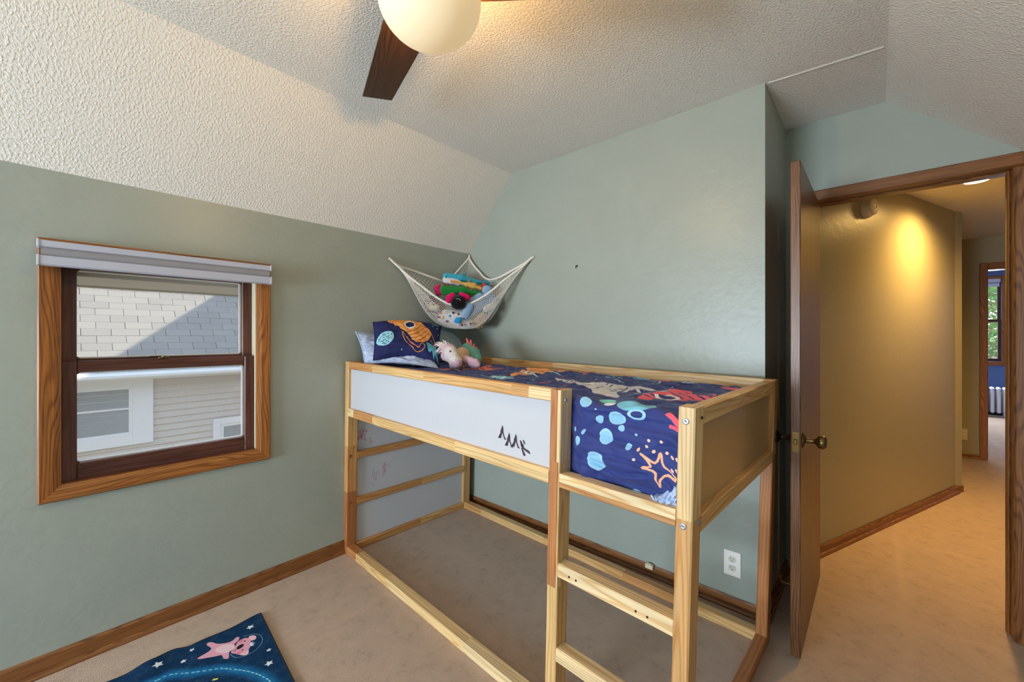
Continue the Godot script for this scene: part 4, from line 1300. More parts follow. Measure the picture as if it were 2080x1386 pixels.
func rocket_mat() -> StandardMaterial3D:
	var im := Image.create(1000, 640, false, Image.FORMAT_RGB8)
	var navy := C(36, 42, 88)
	im.fill(navy)
	# outline points read on a 600 x 345 grid of the pillow's face
	var S := func(x: float, y: float) -> Vector2: return Vector2(x / 600.0 * 1000.0, (y * 1.2 if x > 95.0 and x < 560.0 and y < 265.0 else y) / 345.0 * 640.0)
	var pts := func(a: Array) -> Array:
		var o := []
		for p in a: o.append(S.call(p[0], p[1]))
		return o
	var orange := C(238, 160, 84)
	var cy := C(96, 176, 206)
	fillp(im, smooth(pts.call([[100, 4], [190, 2], [300, 12], [400, 45], [480, 95], [505, 120], [470, 170], [360, 200], [280, 140], [190, 90], [130, 50]]), true, 5), orange)
	for e in [[[120, 28], [150, 12], [185, 8]], [[140, 48], [175, 26], [230, 10]], [[265, 130], [330, 118], [410, 62]], [[285, 150], [350, 138], [435, 80]], [[305, 168], [380, 158], [455, 100]], [[330, 188], [410, 172], [480, 116]]]:
		stroke(im, smooth(pts.call(e)), 7.0, navy)
	oval(im, S.call(292, 68), Vector2(92, 74), C(244, 244, 244), 0.2); oval(im, S.call(294, 68), Vector2(66, 54), navy, 0.2)
	stroke(im, smooth(pts.call([[225, 125], [235, 160], [280, 205], [340, 245], [380, 258], [430, 240], [445, 215], [430, 205], [405, 205], [390, 230], [360, 225], [300, 190], [250, 150], [232, 130]])), 9.0, orange)
	stroke(im, smooth(pts.call([[420, 60], [480, 95], [525, 140], [555, 190], [540, 196], [500, 165]])), 9.0, orange)
	stroke(im, smooth(pts.call([[300, 200], [350, 222], [400, 225]])), 6.0, C(206, 60, 130))
	fillp(im, pts.call([[455, 185], [500, 195], [560, 240], [575, 290], [590, 345], [545, 300], [540, 335], [515, 280], [495, 300], [480, 240]]), cy)
	oval(im, S.call(82, 200), Vector2(122, 112), C(150, 206, 222), -0.35)
	var r := RandomNumberGenerator.new()
	r.seed = 5
	for i in 34:
		var g := r.randf() * TAU
		var d := sqrt(r.randf()) * 0.86
		oval(im, S.call(82, 200) + Vector2(cos(g) * 116 * d, sin(g) * 104 * d).rotated(-0.35), Vector2(r.randf_range(4, 11), r.randf_range(4, 9)), navy, r.randf() * 3)
	for e in [[445, 2, 60, 34], [555, 10, 44, 32], [522, 22, 26, 20]]: oval(im, S.call(e[0], e[1]), Vector2(e[2], e[3]), cy)
	oval(im, S.call(522, 22), Vector2(14, 10), navy)
	for e in [[512, 48], [560, 60], [236, 252], [580, 120]]: oval(im, S.call(e[0], e[1]), Vector2(11, 11), C(150, 206, 230))
	return mat("rocket_print", Color.WHITE, 0.75, ImageTexture.create_from_image(im), 0.3)

# ------------------------------------------------------------------ corner net full of plush toys
# its own frame: x along the line between the two wall hooks, y up, z out of the corner
func net_and_toys() -> void:
	var O := Vector3.ZERO
	var hl := Vector3(-0.505, 1.857, 0.524)
	var hr := Vector3(0.452, 1.878, 0.470)
	var hc := Vector3(0.0, 1.963, 0.030)
	var front := smooth([hl, Vector3(-0.454, 1.808, 0.503), Vector3(-0.388, 1.747, 0.486), Vector3(-0.291, 1.672, 0.471), Vector3(-0.198, 1.603, 0.459), Vector3(-0.121, 1.563, 0.449), Vector3(-0.05, 1.55, 0.443), Vector3(0.018, 1.561, 0.44), Vector3(0.097, 1.599, 0.441), Vector3(0.177, 1.654, 0.444), Vector3(0.273, 1.734, 0.45), Vector3(0.394, 1.823, 0.458), hr], false, 5)
	var right := smooth([hr, Vector3(0.403, 1.846, 0.426), Vector3(0.319, 1.806, 0.369), Vector3(0.249, 1.773, 0.321), Vector3(0.199, 1.761, 0.272), Vector3(0.159, 1.764, 0.224), Vector3(0.121, 1.789, 0.175), Vector3(0.085, 1.835, 0.127), Vector3(0.034, 1.9, 0.078), hc], false, 5)
	var left := smooth([hc, Vector3(-0.058, 1.881, 0.091), Vector3(-0.103, 1.814, 0.152), Vector3(-0.149, 1.763, 0.214), Vector3(-0.19, 1.747, 0.275), Vector3(-0.256, 1.763, 0.336), Vector3(-0.365, 1.795, 0.397), Vector3(-0.458, 1.817, 0.486), hl], false, 5)
	var t := thing("toy_net", "white corner net hammock full of plush toys hung between both walls", "toy net", O, PI / 4)
	var ring := []
	for c in [front, right, left]:
		for i in c.size() - 1: ring.append(c[i])
	# horns stay lean, the middle of each side bags out
	var ringf := func(a: float) -> Vector3:
		var x := fposmod(a, 1.0) * ring.size()
		var i := int(x) % ring.size()
		return ring[i].lerp(ring[(i + 1) % ring.size()], x - floorf(x))
	var nf := float(front.size() - 1) / ring.size()
	var nr := float(right.size() - 1) / ring.size()
	var bag := func(a: float) -> float:
		a = fposmod(a, 1.0)
		var d := minf(minf(absf(a), absf(a - 1.0)), minf(absf(a - nf), absf(a - nf - nr)))
		return smoothstep(0.0, 0.11, d)
	var low := Vector3(-0.02, 1.388, 0.37)
	var netp := func(p: Vector2) -> Vector3:
		var rho := minf(p.length(), 1.0)
		var a := p.angle() / TAU
		var s := 1.0 - rho
		var e: Vector3 = ringf.call(a)
		var b: float = bag.call(a)
		var an := s * PI / 2
		var wh := lerpf(pow(1.0 - s, 1.15), pow(cos(an), 0.62), b)
		var wv := lerpf(pow(1.0 - s, 1.25), 1.0 - sin(an), b)
		return Vector3(low.x + (e.x - low.x) * wh, low.y + (e.y - low.y) * wv, low.z + (e.z - low.z) * wh)
	var m := MB.new()
	var step := 0.036
	for dirn in 2:
		var k := -27
		while k <= 27:
			var c := k * step
			var h := sqrt(maxf(1.0 - c * c, 0.0))
			if h > 0.08:
				var ps := []
				var ns := int(h * 2 / 0.05) + 3
				for i in ns + 1:
					var s := -h + 2 * h * i / ns
					var p := Vector2(s, c) if dirn == 0 else Vector2(c, s)
					ps.append(netp.call(p.rotated(0.4)))
				m.tube(ps, 0.00095, 4, false)
			k += 1
	var nm := part(t, "netting", m, M.cord)
	nm.set_meta("kind", "stuff")
	for c in [front, right, left]:
		m = MB.new()
		m.tube(c, 0.0075, 10)
		part(t, "rim_cord", m, M.cord)
	for e in [[front[0], Vector3(-0.516, 1.862, 0.526)], [front[-1], Vector3(0.474, 1.889, 0.478)], [right[-1], Vector3(0.0, 1.992, 0.012)]]:
		m = MB.new()
		m.tube([e[0], e[1]], [0.011, 0.005], 8)
		part(t, "hanging_loop", m, M.cord)
		m = MB.new()
		m.tube([e[1] + Vector3(0, 0.006, 0.004), e[1] + Vector3(0, 0, 0.010), e[1] + Vector3(0, -0.004, 0.002)], 0.0018, 6)
		part(t, "hook", m, M.brass)

	var toy := func(called: String, label: String, b: Vector3) -> Node3D: return thing(called, label, "plush toy", Vector3(b.x * 0.70711 + b.z * 0.70711, b.y, -b.x * 0.70711 + b.z * 0.70711), PI / 4, "plush toys in the corner net")
	var add := func(o: Node3D, b: Vector3, called: String, mb: MB, mt: Material) -> void: part(o, called, mb, mt).position = -b
	var V := func(x: float, y: float, z: float) -> Vector3: return Vector3(x, y, z)
	var eyes := func(o: Node3D, b: Vector3, at: Array, r: float) -> void:
		for p in at:
			var q := MB.new()
			q.ball(p, Vector3(r, r, r * 0.8), 10)
			part(o, "eye", q, M.bead).position = -b
	# 1 blue and white shark
	var b: Vector3 = V.call(-0.08, 1.70, 0.28)
	var o: Node3D = toy.call("plush_shark", "turquoise and white plush shark lying on top of the net pile", b)
	var tq := L(66, 178, 206)
	var wh := L(232, 226, 232)
	add.call(o, b, "body", blob([[V.call(-0.150, 1.770, 0.30), 0.030, V.call(-0.05, 1.762, 0.28), 0.031, tq], [V.call(-0.05, 1.762, 0.28), 0.031, V.call(0.06, 1.742, 0.24), 0.018, tq], [V.call(0.06, 1.742, 0.24), 0.018, V.call(0.165, 1.738, 0.22), 0.012, tq], [V.call(-0.158, 1.742, 0.315), 0.020, V.call(-0.06, 1.722, 0.33), 0.022, wh]], 0.006, 0.015), M.plush)
	add.call(o, b, "dorsal_fin", blob([[V.call(-0.048, 1.772, 0.275), 0.012, V.call(-0.018, 1.800, 0.265), 0.004, tq], [V.call(-0.015, 1.766, 0.275), 0.010, V.call(-0.018, 1.800, 0.265), 0.004, tq]], 0.005), M.plush)
	add.call(o, b, "tail_fin", blob([[V.call(0.15, 1.738, 0.22), 0.010, V.call(0.19, 1.748, 0.215), 0.006, tq], [V.call(0.15, 1.738, 0.22), 0.010, V.call(0.19, 1.722, 0.23), 0.006, tq]], 0.005), M.plush)
	eyes.call(o, b, [V.call(-0.150, 1.768, 0.331), V.call(-0.128, 1.757, 0.326)], 0.0042)
	# 2 yellow long limbed plush
	b = V.call(0.0, 1.66, 0.36)
	o = toy.call("plush_giraffe", "yellow long-limbed plush sprawled over the shark on the net pile", b)
	var ye := L(222, 178, 92)
	var yo := L(228, 150, 36)
	add.call(o, b, "body", blob([[V.call(0.005, 1.706, 0.36), 0.018, V.call(0.050, 1.700, 0.36), 0.024, ye], [V.call(0.01, 1.708, 0.36), 0.013, V.call(-0.06, 1.722, 0.36), 0.008, ye], [V.call(-0.06, 1.722, 0.36), 0.008, V.call(-0.112, 1.732, 0.355), 0.008, yo], [V.call(0.05, 1.70, 0.36), 0.012, V.call(0.085, 1.688, 0.36), 0.010, yo]], 0.005, 0.01), M.plush)
	add.call(o, b, "ear", blob([[V.call(0.012, 1.716, 0.36), 0.007, V.call(0.018, 1.736, 0.36), 0.008, L(196, 140, 60)]], 0.004), M.plush)
	add.call(o, b, "foot", blob([[V.call(0.0, 1.695, 0.375), 0.006, V.call(-0.005, 1.676, 0.38), 0.008, yo]], 0.004), M.plush)
	add.call(o, b, "foot", blob([[V.call(0.07, 1.69, 0.37), 0.010, V.call(0.100, 1.680, 0.365), 0.012, L(236, 168, 72)]], 0.004), M.plush)
	# 3 red
	b = V.call(0.118, 1.665, 0.33)
	o = toy.call("plush_crab", "small red plush toy between the yellow plush and the pale blue plush head", b)
	add.call(o, b, "body", blob([[V.call(0.105, 1.690, 0.335), 0.015, V.call(0.125, 1.704, 0.33), 0.016, L(204, 62, 38)]], 0.005), M.plush)
	add.call(o, b, "claw", blob([[V.call(0.125, 1.715, 0.33), 0.008, V.call(0.117, 1.727, 0.33), 0.006, L(214, 80, 50)]], 0.004), M.plush)
	# 4 green with a magenta end
	b = V.call(-0.05, 1.60, 0.39)
	o = toy.call("plush_caterpillar", "long green plush with a magenta head across the middle of the net pile", b)
	var gn := L(22, 132, 52)
	var mg := L(208, 18, 92)
	add.call(o, b, "body", blob([[V.call(-0.160, 1.662, 0.40), 0.036, V.call(-0.03, 1.655, 0.39), 0.034, gn], [V.call(-0.03, 1.655, 0.39), 0.034, V.call(0.06, 1.640, 0.375), 0.026, gn], [V.call(0.06, 1.640, 0.375), 0.026, V.call(0.118, 1.644, 0.36), 0.006, gn]], 0.006, 0.012, 0.002), M.plush)
	add.call(o, b, "head", blob([[V.call(-0.200, 1.672, 0.40), 0.030, V.call(-0.192, 1.648, 0.405), 0.026, mg]], 0.006, 0.012, 0.002), M.plush)
	for p in [V.call(-0.168, 1.698, 0.40), V.call(-0.140, 1.702, 0.395), V.call(0.032, 1.664, 0.40), V.call(0.03, 1.618, 0.40)]:
		add.call(o, b, "foot", blob([[p, 0.009, p + Vector3(0.008, 0.002, 0.004), 0.009, L(150, 84, 58)]], 0.004), M.plush)
	# 5 black and magenta
	b = V.call(-0.055, 1.54, 0.46)
	o = toy.call("plush_mouse", "black and magenta plush head hanging over the front cord of the net", b)
	var bk := L(24, 20, 24)
	add.call(o, b, "head", blob([[V.call(-0.056, 1.580, 0.458), 0.046, V.call(-0.052, 1.572, 0.466), 0.054, bk]], 0.006, 0.012), M.plush_smooth)
	add.call(o, b, "ear", blob([[V.call(-0.115, 1.600, 0.450), 0.026, V.call(-0.092, 1.618, 0.450), 0.022, mg], [V.call(-0.120, 1.580, 0.450), 0.018, V.call(-0.110, 1.60, 0.450), 0.022, mg]], 0.005), M.plush_smooth)
	add.call(o, b, "ear", blob([[V.call(-0.030, 1.622, 0.450), 0.022, V.call(0.002, 1.606, 0.450), 0.026, mg]], 0.005), M.plush_smooth)
	var mm := MB.new()
	var arc := []
	for i in 13: arc.append(V.call(-0.052 + cos(0.25 + i * 0.17) * 0.020, 1.572 + sin(0.25 + i * 0.17) * 0.020, 0.5155))
	mm.tube(arc, 0.0022, 6)
	add.call(o, b, "stitched_smile", mm, M.blind_grey)
	add.call(o, b, "snout", blob([[V.call(-0.052, 1.566, 0.510), 0.014, V.call(-0.052, 1.564, 0.517), 0.012, L(14, 12, 14)]], 0.004), M.plush_smooth)
	# 6 pale blue
	b = V.call(0.07, 1.47, 0.38)
	o = toy.call("plush_bear", "large pale blue plush bear filling the right of the net", b)
	var pb := L(150, 182, 218)
	add.call(o, b, "body", blob([[V.call(0.10, 1.585, 0.345), 0.062, V.call(0.03, 1.52, 0.375), 0.055, pb], [V.call(0.17, 1.60, 0.34), 0.045, V.call(0.19, 1.55, 0.33), 0.04, pb], [V.call(0.03, 1.590, 0.395), 0.022, V.call(0.09, 1.622, 0.385), 0.022, pb]], 0.008, 0.03, 0.002), M.plush)
	add.call(o, b, "head", blob([[V.call(0.145, 1.668, 0.36), 0.037, V.call(0.152, 1.662, 0.36), 0.037, pb]], 0.006, 0.012, 0.001), M.plush)
	add.call(o, b, "leg", blob([[V.call(0.02, 1.54, 0.43), 0.036, V.call(-0.01, 1.475, 0.425), 0.030, pb]], 0.007, 0.012, 0.002), M.plush)
	add.call(o, b, "foot", blob([[V.call(0.140, 1.530, 0.385), 0.024, V.call(0.185, 1.560, 0.36), 0.028, L(226, 222, 212)]], 0.006, 0.012, 0.001), M.plush)
	# 7 brown with cream
	b = V.call(-0.22, 1.49, 0.40)
	o = toy.call("plush_puppy", "brown plush puppy with a cream muzzle low on the left of the net", b)
	var br := L(92, 52, 46)
	add.call(o, b, "body", blob([[V.call(-0.225, 1.585, 0.39), 0.046, V.call(-0.175, 1.515, 0.38), 0.040, br], [V.call(-0.23, 1.53, 0.395), 0.030, V.call(-0.272, 1.512, 0.40), 0.010, br]], 0.007, 0.015, 0.001), M.plush)
	add.call(o, b, "muzzle", blob([[V.call(-0.240, 1.534, 0.425), 0.020, V.call(-0.205, 1.538, 0.43), 0.022, L(222, 208, 182)]], 0.005, 0.012, 0.002), M.plush)
	add.call(o, b, "ear", blob([[V.call(-0.255, 1.548, 0.42), 0.010, V.call(-0.248, 1.562, 0.425), 0.012, L(222, 208, 182)]], 0.004), M.plush)
	eyes.call(o, b, [V.call(-0.222, 1.555, 0.447)], 0.004)
	# 8 white plush with coloured spots
	b = V.call(-0.06, 1.39, 0.40)
	o = toy.call("plush_lamb", "white fleecy plush with coloured dots and a blue bow at the bottom of the net", b)
	var fl := L(228, 224, 224)
	add.call(o, b, "body", blob([[V.call(-0.145, 1.478, 0.395), 0.050, V.call(-0.05, 1.462, 0.39), 0.058, fl], [V.call(-0.05, 1.438, 0.38), 0.045, V.call(0.01, 1.425, 0.375), 0.036, fl], [V.call(-0.175, 1.455, 0.40), 0.026, V.call(-0.10, 1.42, 0.38), 0.024, fl]], 0.007, 0.02, 0.005, 55.0), M.plush)
	var sp := [[-0.163, 1.468, [222, 206, 60]], [-0.112, 1.478, [40, 130, 190]], [-0.190, 1.470, [196, 60, 140]], [-0.135, 1.440, [150, 60, 130]], [-0.180, 1.500, [200, 40, 110]], [-0.015, 1.462, [90, 20, 50]], [-0.09, 1.50, [60, 40, 60]], [-0.03, 1.415, [110, 20, 60]], [0.03, 1.425, [140, 60, 110]], [-0.055, 1.490, [110, 60, 90]]]
	for e in sp:
		var cc: Array = e[2]
		var zz := 0.449
		add.call(o, b, "spot", blob([[V.call(e[0], e[1], zz - 0.004), 0.0075, V.call(e[0] + 0.004, e[1] - 0.003, zz - 0.004), 0.007, L(cc[0], cc[1], cc[2])]], 0.004), M.plush_smooth)
	add.call(o, b, "bow", blob([[V.call(-0.060, 1.452, 0.453), 0.016, V.call(-0.046, 1.436, 0.449), 0.013, L(46, 150, 204)], [V.call(-0.072, 1.438, 0.450), 0.011, V.call(-0.038, 1.458, 0.451), 0.011, L(46, 150, 204)]], 0.005), M.plush_smooth)
	# 9 tan curly
	b = V.call(0.09, 1.40, 0.36)
	o = toy.call("plush_poodle", "tan curly plush low on the right of the net", b)
	add.call(o, b, "body", blob([[V.call(0.105, 1.462, 0.36), 0.044, V.call(0.085, 1.430, 0.362), 0.040, L(202, 168, 128)], [V.call(0.05, 1.445, 0.37), 0.018, V.call(0.075, 1.44, 0.37), 0.02, L(202, 168, 128)]], 0.005, 0.02, 0.008, 45.0), M.plush)
	add.call(o, b, "paw", blob([[V.call(0.065, 1.42, 0.385), 0.012, V.call(0.055, 1.418, 0.392), 0.010, L(196, 160, 120)]], 0.004, 0.01, 0.003), M.plush)
	eyes.call(o, b, [V.call(0.072, 1.425, 0.398)], 0.005)

func plush_on_bed() -> void:
	var V := func(x: float, y: float, z: float) -> Vector3: return Vector3(x, y, z)
	var b := Vector3(0.62, 1.15, 0.66)
	var t := thing("plush_unicorn", "fluffy pink and white plush unicorn sitting on the duvet against the rocket pillow", "plush toy", b)
	var pk := L(226, 186, 206)
	var wt := L(232, 222, 222)
	var add := func(o: Node3D, bb: Vector3, called: String, mb: MB, mt: Material) -> void: part(o, called, mb, mt).position = -bb
	add.call(t, b, "body", blob([[V.call(0.60, 1.225, 0.60), 0.046, V.call(0.61, 1.190, 0.62), 0.046, L(222, 190, 150)]], 0.007, 0.015, 0.004, 50.0), M.plush)
	add.call(t, b, "head", blob([[V.call(0.565, 1.258, 0.665), 0.034, V.call(0.60, 1.235, 0.69), 0.040, wt], [V.call(0.60, 1.235, 0.69), 0.040, V.call(0.668, 1.192, 0.705), 0.036, wt], [V.call(0.585, 1.258, 0.690), 0.030, V.call(0.59, 1.222, 0.712), 0.028, pk], [V.call(0.672, 1.185, 0.712), 0.028, V.call(0.690, 1.178, 0.715), 0.024, pk]], 0.006, 0.02, 0.004, 90.0), M.plush)
	add.call(t, b, "ear", blob([[V.call(0.535, 1.275, 0.655), 0.014, V.call(0.515, 1.298, 0.66), 0.006, pk]], 0.005, 0.01, 0.002), M.plush)
	add.call(t, b, "horn", blob([[V.call(0.535, 1.262, 0.69), 0.010, V.call(0.498, 1.262, 0.70), 0.003, L(222, 196, 160)]], 0.004), M.plush_smooth)
	var r := RandomNumberGenerator.new()
	r.seed = 8
	var m := MB.new()
	for i in 90:
		var p := Vector3(0.535 + r.randfn() * 0.014, 1.270 + r.randfn() * 0.012, 0.672 + r.randfn() * 0.014)
		var d := Vector3(-0.026 - r.randf() * 0.034, r.randf_range(-0.035, 0.03), r.randf_range(-0.02, 0.03))
		m.col = L(236, 214, 214).lerp(L(250, 244, 240), r.randf())
		m.tube([p, p + d * 0.5 + Vector3(0, 0.008, 0), p + d], [0.0030, 0.0024, 0.0006], 5)
	add.call(t, b, "mane", m, M.plush_smooth)
	add.call(t, b, "front_leg", blob([[V.call(0.62, 1.20, 0.66), 0.022, V.call(0.650, 1.170, 0.71), 0.021, wt]], 0.006, 0.012, 0.003), M.plush)
	add.call(t, b, "front_leg", blob([[V.call(0.67, 1.198, 0.625), 0.026, V.call(0.735, 1.180, 0.62), 0.027, pk], [V.call(0.735, 1.180, 0.62), 0.025, V.call(0.765, 1.170, 0.625), 0.016, pk]], 0.006, 0.012, 0.003), M.plush)
	for p in [V.call(0.637, 1.2480, 0.719)]:
		var q := MB.new()
		q.ball(p, Vector3(0.0060, 0.0070, 0.0060), 12)
		add.call(t, b, "eye", q, M.bead)
	b = Vector3(0.565, 1.15, 0.48)
	t = thing("plush_dinosaur", "teal plush dinosaur with coral spikes beside the plush unicorn", "plush toy", b)
	var te := L(116, 190, 178)
	add.call(t, b, "body", blob([[V.call(0.575, 1.222, 0.48), 0.038, V.call(0.585, 1.190, 0.48), 0.044, te], [V.call(0.575, 1.235, 0.48), 0.03, V.call(0.520, 1.262, 0.49), 0.032, te], [V.call(0.60, 1.205, 0.50), 0.024, V.call(0.625, 1.192, 0.50), 0.022, te]], 0.007, 0.02, 0.003), M.plush)
	for s in [[0.522, 1.288, 0.505, 1.322], [0.545, 1.282, 0.545, 1.312], [0.570, 1.262, 0.578, 1.288], [0.588, 1.250, 0.602, 1.270]]:
		add.call(t, b, "spike", blob([[V.call(s[0], s[1], 0.48), 0.011, V.call(s[2], s[3], 0.478), 0.004, L(236, 122, 122)]], 0.004), M.plush_smooth)

# ------------------------------------------------------------------ ceiling fan with lamp
func fan() -> void:
	var at := Vector3(1.47, 2.205, 1.48)
	var t := thing("ceiling_fan", "ceiling fan with dark wooden blades and a lit frosted glass bowl", "ceiling fan", at)
	var m := MB.new()
	m.lathe([Vector2(0, 0.32), Vector2(0.075, 0.32), Vector2(0.078, 0.305), Vector2(0.06, 0.27), Vector2(0.02, 0.255)], Vector3.ZERO, Vector3.DOWN * -1, 32)
	part(t, "canopy", m, M.dark_metal)
	m = MB.new()
	m.lathe([Vector2(0.012, 0.22), Vector2(0.012, 0.30)], Vector3.ZERO, Vector3.UP, 16)
	part(t, "downrod", m, M.dark_metal)
	m = MB.new()
	m.lathe([Vector2(0.0, 0.118), Vector2(0.03, 0.120), Vector2(0.03, 0.150), Vector2(0.085, 0.156), Vector2(0.105, 0.172), Vector2(0.105, 0.212), Vector2(0.07, 0.232), Vector2(0.0, 0.234)], Vector3.ZERO, Vector3.UP, 40)
	part(t, "motor_housing", m, M.dark_metal)
	m = MB.new()
	var pr := []
	for i in 15:
		var a := PI / 2 * i / 14.0
		pr.append(Vector2(0.150 * sin(a), 0.122 - 0.122 * cos(a)))
	m.lathe(pr, Vector3.ZERO, Vector3.UP, 48)
	part(t, "glass_bowl", m, M.lamp_glass)
	for k in 3:
		var an := deg_to_rad([198.0, 318.0, 78.0][k])
		var dx := Vector3(cos(an), 0, sin(an))
		var px := Vector3(-sin(an), 0, cos(an))
		m = MB.new()
		var blade := func(a: float, b: float, s: float) -> Vector3:
			var rr := lerpf(0.115, 0.727, a)
			var hw := lerpf(0.086, 0.064, a)
			var w := lerpf(-hw, hw, b)
			return dx * rr + px * w + Vector3.UP * (0.202 + w * 0.15 + s)
		var corner := [blade.call(0, 0, 0), blade.call(1, 0, 0), blade.call(1, 1, 0), blade.call(0, 1, 0)]
		m.poly(corner, [Vector2(0, 0), Vector2(0.55, 0), Vector2(0.55, 0.5), Vector2(0, 0.5)], Vector3.DOWN)
		var top := []
		for c in corner: top.append(c + Vector3(0, 0.007, 0))
		m.poly(top, [Vector2(0, 0), Vector2(0.55, 0), Vector2(0.55, 0.5), Vector2(0, 0.5)], Vector3.UP)
		for i in 4: m.poly([corner[i], corner[(i + 1) % 4], top[(i + 1) % 4], top[i]], [], corner[i] + corner[(i + 1) % 4] - corner[(i + 2) % 4] - corner[(i + 3) % 4])
		part(t, "blade", m, M.walnut)
	var l := OmniLight3D.new()
	l.name = "lamp"
	t.add_child(l)
	l.position = Vector3(0, 0.085, 0)
	l.light_color = Color(1.0, 0.80, 0.52); l.light_energy = 0.45; l.light_size = 0.05; l.omni_range = 12; l.omni_attenuation = 2; l.shadow_enabled = true

# ------------------------------------------------------------------ outlets, hook, rug
func outlet(at: Vector3, turn: float, label: String, small := false) -> void:
	var t := thing("outlet", label, "outlet", at, turn)
	var m := MB.new()
	m.box(Vector3(-0.038, -0.061, 0), Vector3(0.038, 0.061, 0.006), 0.003)
	part(t, "plate", m, M.cream_plastic if small else M.white_plastic)
	for y in [0.021, -0.021]:
		m = MB.new()
		var pts := []
		for i in 20: pts.append(Vector2(clampf(cos(TAU * i / 20) * 0.0175, -0.0165, 0.0165), y + clampf(sin(TAU * i / 20) * 0.0175, -0.0142, 0.0142)))
		m.prism(pts, Vector3(0, 0, 0.005), Vector3.RIGHT, Vector3.UP, Vector3(0, 0, 0.0035))
		var s := part(t, "socket", m, M.socket_plastic)
		m = MB.new()
		m.box(Vector3(-0.0075, y + 0.000, 0.0083), Vector3(-0.0055, y + 0.009, 0.0088)); m.box(Vector3(0.0055, y + 0.000, 0.0083), Vector3(0.0073, y + 0.008, 0.0088)); m.box(Vector3(-0.002, y - 0.009, 0.0083), Vector3(0.002, y - 0.004, 0.0088))
		part(s, "slot", m, M.dark)
	m = MB.new()
	m.lathe([Vector2(0, 0.0075), Vector2(0.003, 0.007), Vector2(0.003, 0.005)], Vector3.ZERO, Vector3(0, 0, 1), 12)
	part(t, "screw", m, M.white_plastic)

func small_things() -> void:
	outlet(Vector3(1.922, 0.220, 0), 0.0, "white duplex outlet low on the back wall under the loft bed")
	# small hook left in the back wall
	var t := thing("wall_hook", "small dark hook screwed into the bare back wall above the bed", "hook", Vector3(1.023, 1.780, 0))
	var m := MB.new()
	m.tube(smooth([Vector3(0, 0.006, 0), Vector3(0, 0.006, 0.012), Vector3(0.003, 0.002, 0.020), Vector3(0.003, -0.008, 0.018), Vector3(0, -0.010, 0.010)]), 0.0022, 8)
	part(t, "shank", m, M.dark_metal)
	m = MB.new()
	m.lathe([Vector2(0, 0.002), Vector2(0.006, 0.002), Vector2(0.006, 0)], Vector3(0, 0.006, 0), Vector3(0, 0, 1), 12)
	part(t, "collar", m, M.dark_metal)
	# cable clip on the baseboard
	t = thing("cable_clip", "small beige plastic clip on the back baseboard under the bed", "clip", Vector3(1.51, 0.045, 0.02))
	part(t, "body", one(Vector3(-0.022, 0, -0.012), Vector3(0.022, 0.024, 0.012), 0.003), M.cream_plastic)
	part(t, "ridge", one(Vector3(-0.012, 0.024, -0.006), Vector3(0.012, 0.028, 0.006), 0.001), M.cream_plastic)
	# door stop on the side baseboard
	t = thing("door_stop", "little brass spring door stop on the baseboard behind the open door", "door stop", Vector3(2.07, 0.045, -0.33))
	m = MB.new()
	m.tube([Vector3.ZERO, Vector3(0.055, 0, 0)], 0.006, 10)
	part(t, "spring", m, M.brass)
	m = MB.new()
	m.tube([Vector3(0.055, 0, 0), Vector3(0.068, 0, 0)], 0.009, 10)
	part(t, "tip", m, M.cream_plastic)
	# strike plate is on the jamb
	part(get_node("trim_1"), "strike_plate", one(Vector3(2.8915, 0.865, -0.625), Vector3(2.8935, 0.935, -0.592), 0.0005), M.brass)
	rug()

